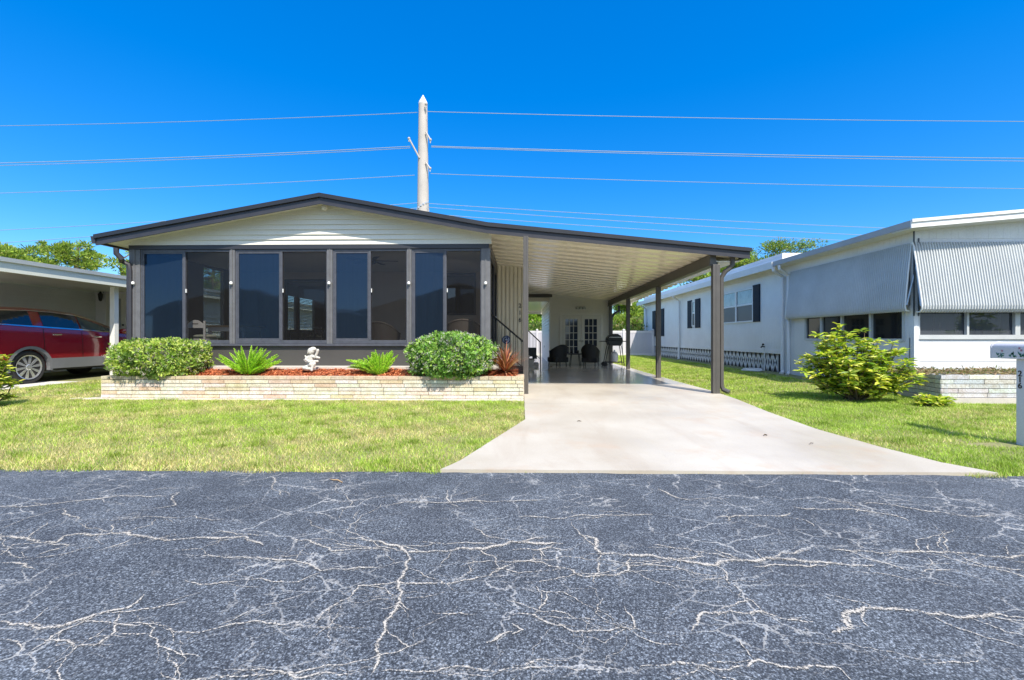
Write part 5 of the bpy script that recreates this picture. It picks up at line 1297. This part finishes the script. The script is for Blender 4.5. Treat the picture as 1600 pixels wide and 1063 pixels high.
# right brick planter (angled corner)
q1 = (xa(1470, 8.15), 8.15); q0 = (xa(1436, 8.75), 8.75); q2 = (13.5, 8.15); zt_p = za(1530, 586, 8.15)
p2 = empty('brick_planter', (q1[0], q1[1], .1), 'low grey-white brick planter with angled corner against the right neighbour home', 'planter')
gc = [((.60, .62, .64), 6), ((.52, .56, .60), 3), ((.68, .69, .70), 3)]
mb = MB(); brickrun(mb, q0, q1, .20, zt_p, 5, .36, .12, 8, gc); brickrun(mb, q1, q2, .20, zt_p, 5, .52, .12, 9, gc); brickrun(mb, (q0[0], 9.5), q0, .20, zt_p, 5, .36, .12, 10, gc); mb.build('brick_course', M['brick'], p2)
M['bluejoint'] = mat('dark_joint', (.09, .11, .14), .9)
def inset(d): return [(q0[0]+d, 9.5), (q0[0]+d, q0[1]+d*.3), (q1[0]+d*.4, q1[1]+d), (q2[0], q2[1]+d), (q2[0], 9.5)]
mb = MB(); mb.prism(inset(.012), 'z', .12, zt_p-.03); mb.build('mortar', M['bluejoint'], p2)
mb = MB(); mb.prism([(q0[0]-.03, 9.5), (q0[0]-.03, q0[1]-.02), (q1[0]-.02, q1[1]-.04), (q2[0], q2[1]-.04), (q2[0], 9.5)], 'z', .06, .195); mb.build('footing', M['concrete2'], p2)
mb = MB(); mb.leafy = True; random.seed(77)
for k in range(5000):
    x, y = random.uniform(q1[0]-.2, 13), random.uniform(8.2, 9.5); z = zt_p-.02+random.uniform(0, .05); v = rvec(); v.z = abs(v.z)*.4; leafquad(mb, Vector((x, y, z)), v, rvec(), random.uniform(.04, .11), random.uniform(.01, .03), colvar(random.choice([(.35, .24, .14), (.25, .16, .09), (.45, .34, .22), (.15, .18, .06)]), .25))
tag(mb.build('leaf_litter', M['leaf'], p2), kind='stuff')

# croton shrub by the corner
def croton(cx, cy, z0, H, rx, ry, nst, cols, label, seed, leafL=.15, name='croton_shrub', shape=None):
    random.seed(seed); root = empty(name, (cx, cy, z0), label, 'shrub'); sm_ = MB(); lf = MB(); lf.leafy = True
    for i in range(nst):
        az = random.uniform(0, 6.28); rr_ = random.uniform(.15, 1)**.6; ex_, ey_ = rx*rr_*math.cos(az), ry*rr_*math.sin(az)
        hh = H*(1-.62*rr_**2)*random.uniform(.72, 1.05)
        if shape: hh *= shape(ex_/rx)
        base = Vector((cx+random.uniform(-.15, .15)*rx, cy+random.uniform(-.1, .1), z0)); tip = Vector((cx+ex_, cy+ey_, z0+hh)); mid = base.lerp(tip, .5)+Vector((ex_*.08, ey_*.08, -.04))+rvec()*.06
        sm_.tube([base, mid, tip], [.012, .009, .005], 5)
        for k in range(7):
            f = .35+.65*k/6; p = base.lerp(mid, f*2) if f < .5 else mid.lerp(tip, f*2-1); 
            q = p+rvec()*.09*(1.1-f*.3); sm_.tube([p, q], [.004, .003], 4, cap=False)
            for j in range(13):
                a2 = random.uniform(0, 6.28); d = Vector((math.cos(a2), math.sin(a2), random.uniform(-.25, .75))).normalized(); n_ = (Vector((0, 0, 1))+rvec()*.5).normalized()
                L = leafL*random.uniform(.65, 1.15); W = L*.34; col = colvar(random.choices(cols, weights=(4, 3, 3, 1))[0], .25)
                s_ = d.cross(n_).normalized(); up_ = s_.cross(d).normalized(); p0_ = q+rvec()*.03; m1 = p0_+d*L*.35; m2_ = p0_+d*L*.7-up_*L*.05; tp = p0_+d*L-up_*L*.18
                lf.add([p0_, m1+s_*W*.5, m2_+s_*W*.42, tp, m2_-s_*W*.42, m1-s_*W*.5], [(0,1,2,3), (0,3,4,5)], col)
    sm_.build('stems', M['stem'], root); lf.build('foliage', M['leaf'], root)
ccols = [(.66, .66, .09), (.42, .54, .06), (.17, .28, .04), (.80, .74, .25)]
cx1 = xa(1330, 8.6)
croton(cx1-.05, 8.45, gz(8.5), 1.42, 1.0, .62, 62, ccols, 'large loose yellow-green leafy shrub at the corner of the right white home', 41, .15, shape=lambda u: 1.0 if u < .1 else 1.12-.3*u)
croton(xa(1452, 7.9), 7.9, gz(8), .16, .26, .14, 8, ccols, 'tiny yellow-green seedling shrub beside the grey brick planter', 43, .10)
croton(xa(-22, 7.4), 7.4, gz(7.4), 1.05, .36, .4, 26, ccols, 'yellow-green shrub cut off by the left edge of the photo', 44, .12)
# leafy yard palm beyond the right edge whose shadow falls on the front wall
croton(11.1, 7.9, zt_p, 1.5, .5, .35, 14, ccols, 'sparse leafy shrub growing in the right brick planter beyond the mailbox', 45, .2)

# ---------------------------------------------------------------- mailbox
MX = 5.68; MYa, MYb = 5.22, 5.35
mlb = empty('mailbox', (MX+.065, 5.28, gz(5.28)), 'white mailbox painted with green leaves on a white square post', 'mailbox')
mzb = PX(1575, 560.5, MX)[1]; mzt = PX(1575, 534.5, MX)[1]
mb = MB(); mb.box(MX, MX+.13, MYa, MYb, gz(MYa)-.05, mzb-.002); mb.build('post', M['vinyl'], mlb, bevel=.006)
by0, by1 = 5.03, PX(1548.5, 540, MX-.03)[0]; bcx = MX+.065; w2 = .095; hh = mzt-mzb
pr = [(bcx-w2, mzb)]+[(bcx-w2*math.cos(R(a)), mzb+hh*.66+hh*.34*math.sin(R(a))) for a in range(0, 181, 15)]+[(bcx+w2, mzb)]
mb = MB(); mb.prism(pr, 'y', by0, by1); mb.build('box', M['vinyl'], mlb, bevel=.004)
pr2 = [(bcx-(w2+.007)*math.cos(R(a)), mzb+hh*.66+(hh*.34+.006)*math.sin(R(a))) for a in range(0, 181, 15)]
pr2 = [(bcx-w2-.007, mzb-.002)]+pr2+[(bcx+w2+.007, mzb-.002)]
mb = MB(); mb.prism(pr2, 'y', by0-.012, by0+.02); mb.build('front_door', M['vinyl'], mlb)
mb = MB(); mb.prism(pr2, 'y', by1-.008, by1+.004); mb.build('back_plate', M['vinyl'], mlb)
M['paintg'] = mat('painted_leaf', (.03, .20, .13), .5); M['paintp'] = mat('painted_flower', (.55, .25, .32), .5)
mb = MB(); rg = random.Random(2)
def pleaf(mb, y, z, a, L, W):
    d = (math.cos(a), math.sin(a)); n_ = (-d[1], d[0]); x = bcx-w2-.003
    mb.add([(x, y, z), (x, y+d[0]*L*.4+n_[0]*W, z+d[1]*L*.4+n_[1]*W), (x, y+d[0]*L, z+d[1]*L), (x, y+d[0]*L*.4-n_[0]*W, z+d[1]*L*.4-n_[1]*W)], [(0,1,2,3)])
for px_, n_ in ((1559, 4), (1565, 5), (1580, 5), (1583, 4), (1594, 5), (1599, 4)):
    for k in range(n_): pleaf(mb, PX(px_, 550, MX-.03)[0], mzb+rg.uniform(.01, .05), R(rg.uniform(20, 170)), rg.uniform(.025, .05), .008)
mb.build('painted_leaves', M['paintg'], mlb)
mb = MB()
for px_, oz in ((1593, .125), (1596, .10), (1566, .09)):
    for k in range(5): pleaf(mb, PX(px_, 550, MX-.03)[0], mzb+oz, R(72*k), .016, .006)
mb.build('painted_flowers', M['paintp'], mlb)
for i, ch in enumerate('216'):
    yc, zc = PX(1594, 588+i*9.5, MX); text_mesh(ch, .09, 'box_number', M['black'], mlb, (MX-.003, yc, zc), .002, rotz=-R(90))

# ---------------------------------------------------------------- utility pole and wires
PYY = 42.0; pxc = xa(661, PYY); ptz = za(661, 156, PYY)
pole = empty('utility_pole', (pxc, PYY, 0), 'tall white concrete power pole behind the house', 'pole')
rt = .40; rb_ = .62
mb = MB(); mb.lathe([(rb_*1.15, 0), (rb_*.66+rt*.5, 8), (rt, ptz-.4)], (pxc, PYY, 0), n=20); mb.build('shaft', M['pole'], pole, smooth=True)
mb = MB(); mb.lathe([(rt*1.03, ptz-.45), (rt*1.03, ptz-.3), (.03, za(661, 149, PYY))], (pxc, PYY, 0), n=20); mb.build('cap', M['white'], pole)
def arm(a, b, r_=.075):
    A_ = PY(*a, PYY); B_ = PY(*b, PYY); mb = MB(); mb.tube([(A_[0], PYY-.45, A_[1]), (B_[0], PYY-.6, B_[1])], r_, 8); mb.ball((B_[0], PYY-.6, B_[1]), .13, 8); mb.tube([(B_[0], PYY-.6, B_[1]), (B_[0], PYY-.6, B_[1]-.3)], .05, 6); mb.build('insulator_arm', M['pole'], pole)
arm((657, 250), (641.5, 221)); arm((667, 210), (674.5, 223)); arm((667, 257), (674, 267)); arm((666, 168), (668, 168), .06)
mb = MB(); z_ = za(661, 323, PYY)
for k in range(14): q = R(26*k); mb.box(pxc+.5*math.cos(q)-.08, pxc+.5*math.cos(q)+.08, PYY+.5*math.sin(q)-.08, PYY+.5*math.sin(q)+.08, z_-.5+.13*(k % 7), z_-.36+.13*(k % 7))
mb.build('pole_hardware', M['steel'], pole)
wires = [((652, 176), (0, 197), 'topmost'), ((668, 174.5), (1600, 190), 'topmost'), ((641, 229), (0, 255), 'second'), ((641, 231.5), (0, 259), 'third'), ((674, 228.5), (1600, 247.5), 'second'), ((674, 230), (1600, 252), 'third'),
         ((648, 274), (0, 302), 'fourth'), ((673, 271.5), (1600, 295), 'fourth'), ((655, 317), (0, 360), 'fifth'), ((655, 325), (0, 380), 'lowest'), ((668, 318), (1420, 358), 'fifth'), ((668, 324), (1380, 369), 'sixth'), ((668, 334), (1300, 375), 'lowest')]
for (a, b, nme) in wires:
    A_ = PY(*a, PYY-.6); B_ = PY(*b, PYY-.6); sg = 1 if b[0] > a[0] else -1; kf = 1.9 if abs(b[0]-a[0]) < 700 else 1.45
    sag = 1.3; pts = []
    for i in range(41):
        f = i/40*kf; x = A_[0]+(B_[0]-A_[0])*f; z = A_[1]+(B_[1]-A_[1])*f-sag*4*f*(1-f)*.12; pts.append((x, PYY-.6, z))
    mb = MB(); mb.tube(pts, .026 if nme != 'second' else .034, 5)
    tag(mb.build('power_line', M['wire']), '%s overhead wire running %s from the white pole' % (nme, 'right' if sg > 0 else 'left'), 'power line', 'overhead wires')

# ---------------------------------------------------------------- trees
def pine(px, py_top, Y, width_px, label, seed, flat=.45, base_py=None, dens=1.0, cols=None, name='pine_tree', lo=.45, card=1.0, trunk_vis=True, group='trees beyond the houses', needle=.26):
    random.seed(seed); X, zt__ = PY(px, py_top, Y); rad = width_px/F*Y/2; H_ = zt__-.1
    root = empty(name, (X, Y, .1), label, 'tree', group); tr_ = MB(); lf = MB(); lf.leafy = True
    top = Vector((X, Y, zt__)); bend = rvec()*.25; bend.z = 0
    tp = [Vector((X, Y, .1)), Vector((X, Y, H_*.4))+bend, Vector((X, Y, H_*.75))-bend, Vector((X, Y, H_*.93))]; r0 = H_*.022+.05
    tr_.tube(tp, [r0*1.2, r0, r0*.6, r0*.2], 8)
    cols = cols or [(.26, .38, .06), (.38, .48, .07), (.12, .20, .035), (.42, .42, .10)]
    clusters = []
    nl = int(38*dens)
    for i in range(nl):
        az = random.uniform(0, 6.28); f = random.uniform(0, 1); zc = zt__-(H_*(1-lo))*(1-f)**1.0*.95
        # crown radius profile: umbrella
        u = (zc-(zt__-H_*(1-lo)))/(H_*(1-lo)); rr_ = rad*(.55+.45*math.sin(min(1, u*1.15)*math.pi*.62))*(1-max(0, u-.72)*2.3*(1-flat)) 
        rr_ *= random.uniform(.45, 1.0); end = Vector((X+math.cos(az)*rr_, Y+math.sin(az)*rr_, zc-rr_*.18*flat))
        st_z = max(.35*H_, zc-rr_*random.uniform(.5, .9)-.2); f2 = min(.999, st_z/(H_*.93)); start = tp[1].lerp(tp[2], (f2-.4)/.35) if .4 < f2 < .75 else (tp[2].lerp(tp[3], min(1, (f2-.75)/.25)) if f2 >= .75 else tp[0].lerp(tp[1], f2/.4))
        mid = start.lerp(end, .5)+Vector((0, 0, -.1*rr_))+rvec()*.12*rr_
        tr_.tube([start, mid, end], [r0*.38, r0*.22, r0*.08], 5, cap=False)
        clusters.append(end); clusters.append(mid.lerp(end, .55)+rvec()*rad*.16)
        for j in range(2):
            e2 = end+Vector((random.uniform(-1, 1), random.uniform(-1, 1), random.uniform(-.25, .4)))*rad*.22; tr_.tube([mid.lerp(end, .6), e2], [r0*.12, r0*.05], 4, cap=False); clusters.append(e2)
    for c_ in clusters:
        cr = rad*random.uniform(.10, .20)+.18; nq = int(95*card)
        bright = random.uniform(.75, 1.25)
        for k in range(nq):
            v = rvec(); p = c_+Vector((v.x*cr, v.y*cr, v.z*cr*.55))*random.random()**.4; d = (v+Vector((0, 0, .5))).normalized()
            cc = random.choices(cols, weights=(4, 3, 3, 1))[0]; cc = tuple(x*bright for x in cc)
            leafquad(lf, p, d, rvec(), needle*random.uniform(.7, 1.3), needle*.32, colvar(cc, .2))
    tr_.build('trunk', M['bark'], root, smooth=True); lf.build('crown', M['pine'], root)
pine(122, 373, 40, 62, 'umbrella-crowned pine standing above the left carport roof', 101, flat=.9, lo=.74, dens=.5, card=.8)
pine(0, 380, 38, 95, 'broad bushy pine above the left edge of the white carport roof', 102, flat=.9, lo=.62, dens=1.6)
pine(74, 380, 46, 30, 'thin scraggly pine just left of the umbrella-crowned pine', 103, dens=.3, card=.6, lo=.5)
pine(186, 386, 36, 70, 'loose pale green pine behind the left downspout of the house', 104, dens=.42, card=.7, lo=.25)
pine(1140, 396, 52, 90, 'dark pine crown rising beside the right end of the carport roof', 105, flat=.8, dens=1.4, lo=.5)
pine(1205, 383, 50, 120, 'round dense pine behind the right white home', 106, flat=.8, dens=1.7, lo=.5, cols=[(.16, .26, .05), (.26, .36, .06), (.08, .14, .03), (.34, .30, .10)])
pine(1085, 425, 55, 60, 'low green treetop seen under the carport beam', 107, flat=.6, dens=1.1, lo=.35)
pine(980, 470, 40, 52, 'pine tree in the gap between utility room and right white home', 108, dens=1.1, card=.8, lo=.3)
pine(1003, 500, 37, 44, 'bushy low tree right behind the back fence near the white home', 109, dens=1.1, lo=.1, cols=[(.16, .26, .05), (.2, .32, .05), (.3, .25, .12), (.3, .38, .08)], name='bushy_tree')
pine(962, 498, 36, 40, 'bushy low tree behind the back fence near the barbecue', 110, dens=1.1, lo=.1, name='bushy_tree')
pine(838, 486, 35, 46, 'bright green tree behind the fence seen past the left carport post', 111, dens=1.8, lo=.1, cols=[(.25, .42, .04), (.32, .48, .05), (.14, .26, .03), (.4, .5, .08)], name='bushy_tree')
pine(335, 390, 42, 110, 'pine seen through the side window of the screened porch', 112, dens=.9, lo=.35)
pine(250, 400, 44, 90, 'pine tree hidden mostly behind the left porch windows', 113, dens=.9, lo=.35)
mb = MB(); mb.leafy = True; random.seed(9)
for k in range(26000):
    x = random.uniform(-22, 22); hgt = 1.9+.5*noise.noise(Vector((x*.6, 0, 0)))+.3*noise.noise(Vector((x*2.3, 5, 0))); y = random.uniform(29.3, 31.5); z = random.uniform(.4, hgt+.25); v = rvec()
    leafquad(mb, Vector((x, y, z)), (v+Vector((0, -.3, .5))).normalized(), rvec(), random.uniform(.14, .26), .07, colvar(random.choice([(.13, .22, .05), (.22, .30, .07), (.28, .24, .10), (.08, .14, .03)]), .25))
tag(mb.build('hedgerow', M['leaf']), 'mixed green hedge growth behind the white vinyl fence', 'hedge', kind='stuff')

# ---------------------------------------------------------------- house and trees across the road (seen only as reflections)
for (xa_, xb_, ya_, zr_, lb) in ((-27, -13.5, -13.5, 4.9, 'low dark-roofed house across the road mirrored in the left porch windows'), (-11.5, 2.5, -14, 5.2, 'wide gabled house across the road mirrored in the right porch windows'), (6, 20, -15, 4.8, 'house across the road mirrored in the front windows of the right home')):
    ac = empty('street_house', ((xa_+xb_)/2, ya_, 0), lb, 'house'); xm_ = (xa_+xb_)/2
    mb = MB(); mb.box(xa_, xb_, ya_-9, ya_, 0, 3.0); mb.build('wall', M['knee'], ac); mb = MB(); mb.prism([(xa_-.6, 3.0), (xm_, zr_), (xb_+.6, 3.0)], 'y', ya_-9.5, ya_+.6); mb.build('roof', M['charcoal'], ac)
    for x in (xa_+1.5, xm_, xb_-3.2): mb = MB(); mb.box(x, x+1.6, ya_+.001, ya_+.04, .9, 2.1); mb.build('window', M['cardark'], ac)

# ---------------------------------------------------------------- small things lying about
random.seed(12)
def stick(px, py, L, ang, label, m='debris', r_=.004):
    r__ = ray(px, py); Yg = 5
    for _ in range(8): k = -(CZ-gz(Yg)-.024)/r__[2]; Yg = r__[1]*k
    x, y = r__[0]*k, Yg; z = gz(Yg)+.03 if Yg > 4.22 else .012; c_, s_ = math.cos(ang)*L/2, math.sin(ang)*L/2
    mb = MB(); mb.tube([(x-c_, y-s_, z), (x-c_*.2, y-s_*.2+.01, z+.006), (x+c_*.4, y+s_*.4-.008, z+.004), (x+c_, y+s_, z)], [r_*.6, r_, r_, r_*.4], 5); tag(mb.build('twig', M[m]), label, 'twig')
stick(525, 749, .17, 2.6, 'curved tan twig on the road by the lawn edge', 'woodtop', .006)
stick(1268, 694, .09, .6, 'brown twig lying on the right part of the driveway')
stick(1196, 681, .05, .2, 'tiny dark scrap near the middle of the driveway', r_=.008)
stick(905, 659, .06, 0, 'tiny dark crumbs near the left edge of the driveway', r_=.006)
stick(861, 573, .12, .3, 'short dark stick on the shaded carport slab', r_=.012)

# ---------------------------------------------------------------- lawn grass
def blades(name, areas, seed, cdry):
    rgn = np.random.RandomState(seed); V = []; Cc = []
    for (poly, dens, Hh, Wd, extra) in areas:
        (xa0, xa1, ya0, ya1) = poly; n_ = int((xa1-xa0)*(ya1-ya0)*dens); x = rgn.uniform(xa0, xa1, n_); y = rgn.uniform(ya0, ya1, n_)
        keep = extra(x, y); x, y = x[keep], y[keep]; n_ = len(x); nt_ = max(1, n_//900); ci = rgn.randint(0, n_, nt_); tx_, ty_ = x[ci], y[ci]; m_ = n_//9; pick = rgn.randint(0, nt_, m_); ok_x = tx_[pick]+rgn.normal(0, .045, m_); ok_y = ty_[pick]+rgn.normal(0, .045, m_); kk = extra(ok_x, ok_y) & (ok_y > 4.2); x = np.concatenate([x, ok_x[kk]]); y = np.concatenate([y, ok_y[kk]]); tuft = np.concatenate([np.zeros(n_, bool), np.ones(kk.sum(), bool)]); n_ = len(x)
        z = np.interp(y, [4.2, 8.4, 17], [0, .10, .168]); z = np.where(y < 4.2, 0.004, z)
        az = rgn.uniform(0, 2*np.pi, n_); h = Hh*rgn.uniform(.45, 1.3, n_)*(1+.25*np.sin(x*5.3+np.sin(y*4.1)*2)*np.sin(y*6.7))*np.where(tuft, 1.45, 1); wd = Wd*rgn.uniform(.7, 1.3, n_); ln = h*rgn.uniform(.2, 1.3, n_); a2 = az+rgn.uniform(-1, 1, n_)
        dx, dy = np.cos(az)*wd, np.sin(az)*wd; lx_, ly_ = np.cos(a2+1.57)*ln, np.sin(a2+1.57)*ln
        v = np.zeros((n_, 3, 3)); v[:, 0] = np.stack([x-dx, y-dy, z-.005], 1); v[:, 1] = np.stack([x+dx, y+dy, z-.005], 1); v[:, 2] = np.stack([x+lx_, y+ly_, z+h], 1)
        # patchy colour
        pat = np.sin(x*2.1+np.sin(y*3.1)*1.3)+np.sin(y*4.7+np.sin(x*1.7)*1.5)*.8+np.sin(x*7.3+y*5.1)*.5+np.sin(x*.9-y*1.7)*.7
        pat2 = np.sin(x*.55+1.0)*np.sin(y*1.3+x*.3); pr_ = np.clip(cdry+.15*pat+.15*pat2, 0.03, .97); pr_ = np.where(tuft, .06, pr_); isdry = rgn.rand(n_) < pr_
        g1 = np.array([.26, .42, .04]); g2 = np.array([.48, .62, .09]); d1 = np.array([.78, .72, .34]); d2 = np.array([.55, .42, .19])
        tt = rgn.rand(n_, 1); col = np.where(isdry[:, None], d1*(1-tt)+d2*tt, g1*(1-tt)+g2*tt)*(np.where(tuft, .8, 1.0)[:, None]*rgn.uniform(.62, 1.25, (n_, 1))*(1-.10*np.sin(x*3.7-y*6.1)-.08*np.sin(x*11+y*9))[:, None])
        V.append(v); Cc.append(col)
    v = np.concatenate(V); c = np.concatenate(Cc); n_ = len(v)
    me = bpy.data.meshes.new(name); me.vertices.add(n_*3); me.loops.add(n_*3); me.polygons.add(n_)
    me.vertices.foreach_set('co', v.ravel()); me.loops.foreach_set('vertex_index', np.arange(n_*3)); me.polygons.foreach_set('loop_start', np.arange(n_)*3); me.polygons.foreach_set('loop_total', np.full(n_, 3))
    at = me.color_attributes.new('Col', 'FLOAT_COLOR', 'CORNER'); cc = np.ones((n_*3, 4)); cc[:, :3] = np.repeat(c, 3, 0); at.data.foreach_set('color', cc.ravel())
    me.update(); me.validate(); me.materials.append(M['grassm'])
    ob = bpy.data.objects.new(name, me); C.collection.objects.link(ob); return ob
DLx = lambda y: np.interp(y, [q[1] for q in DL], [q[0] for q in DL]); DRx = lambda y: np.interp(y, [q[1] for q in DR], [q[0] for q in DR])
lawn_l = lambda x, y: (x < DLx(y)-.005+.02*np.sin(y*23)) & ~((x > bx0-.22) & (y > PYf-.1)) & ~((x < -11.3)) & (y > 4.17+.03*np.sin(x*3.1)+.02*np.sin(x*11)+.015*np.sin(x*41))
g_ = blades('lawn_grass', [((-10.5, .1, 4.12, 8.6), 5200, .034, .0030, lawn_l), ((-11.3, -7.6, 8.6, 13), 1500, .035, .005, lambda x, y: x < XL-.1)], 1, .47)
tag(g_, 'patchy yellow-green lawn in front of the brick planter', 'lawn', kind='stuff')
lawn_r = lambda x, y: (x > DRx(y)+.01+.02*np.sin(y*19)) & ~((x > q0[0]-.03) & (y > 8.1)) & (y > 4.15+.03*np.sin(x*3.1)) & ~((x > RX-.02) & (y > 9.5)) & ~(((x-MX+.1)**2/.25+(y-5.3)**2/.012 < 1))
g_ = blades('lawn_grass', [((3.7, 10.8, 4.12, 9.5), 5000, .034, .0032, lawn_r), ((3.7, RX, 9.5, 28), 1500, .036, .0055, lawn_r)], 2, .13)
tag(g_, 'bright green lawn between the driveway and the right white home', 'lawn', kind='stuff')
g_ = blades('edge_weeds', [((4.0, 4.35, 4.12, 4.22), 3500, .035, .003, lambda x, y: (x > 0)), ((-.72, 4.3, 4.20, 4.235), 900, .014, .0025, lambda x, y: (np.sin(x*5)+np.sin(x*13) > .7))], 3, .3)
tag(g_, 'thin weeds growing in the joint between driveway and road', 'weeds', kind='stuff')
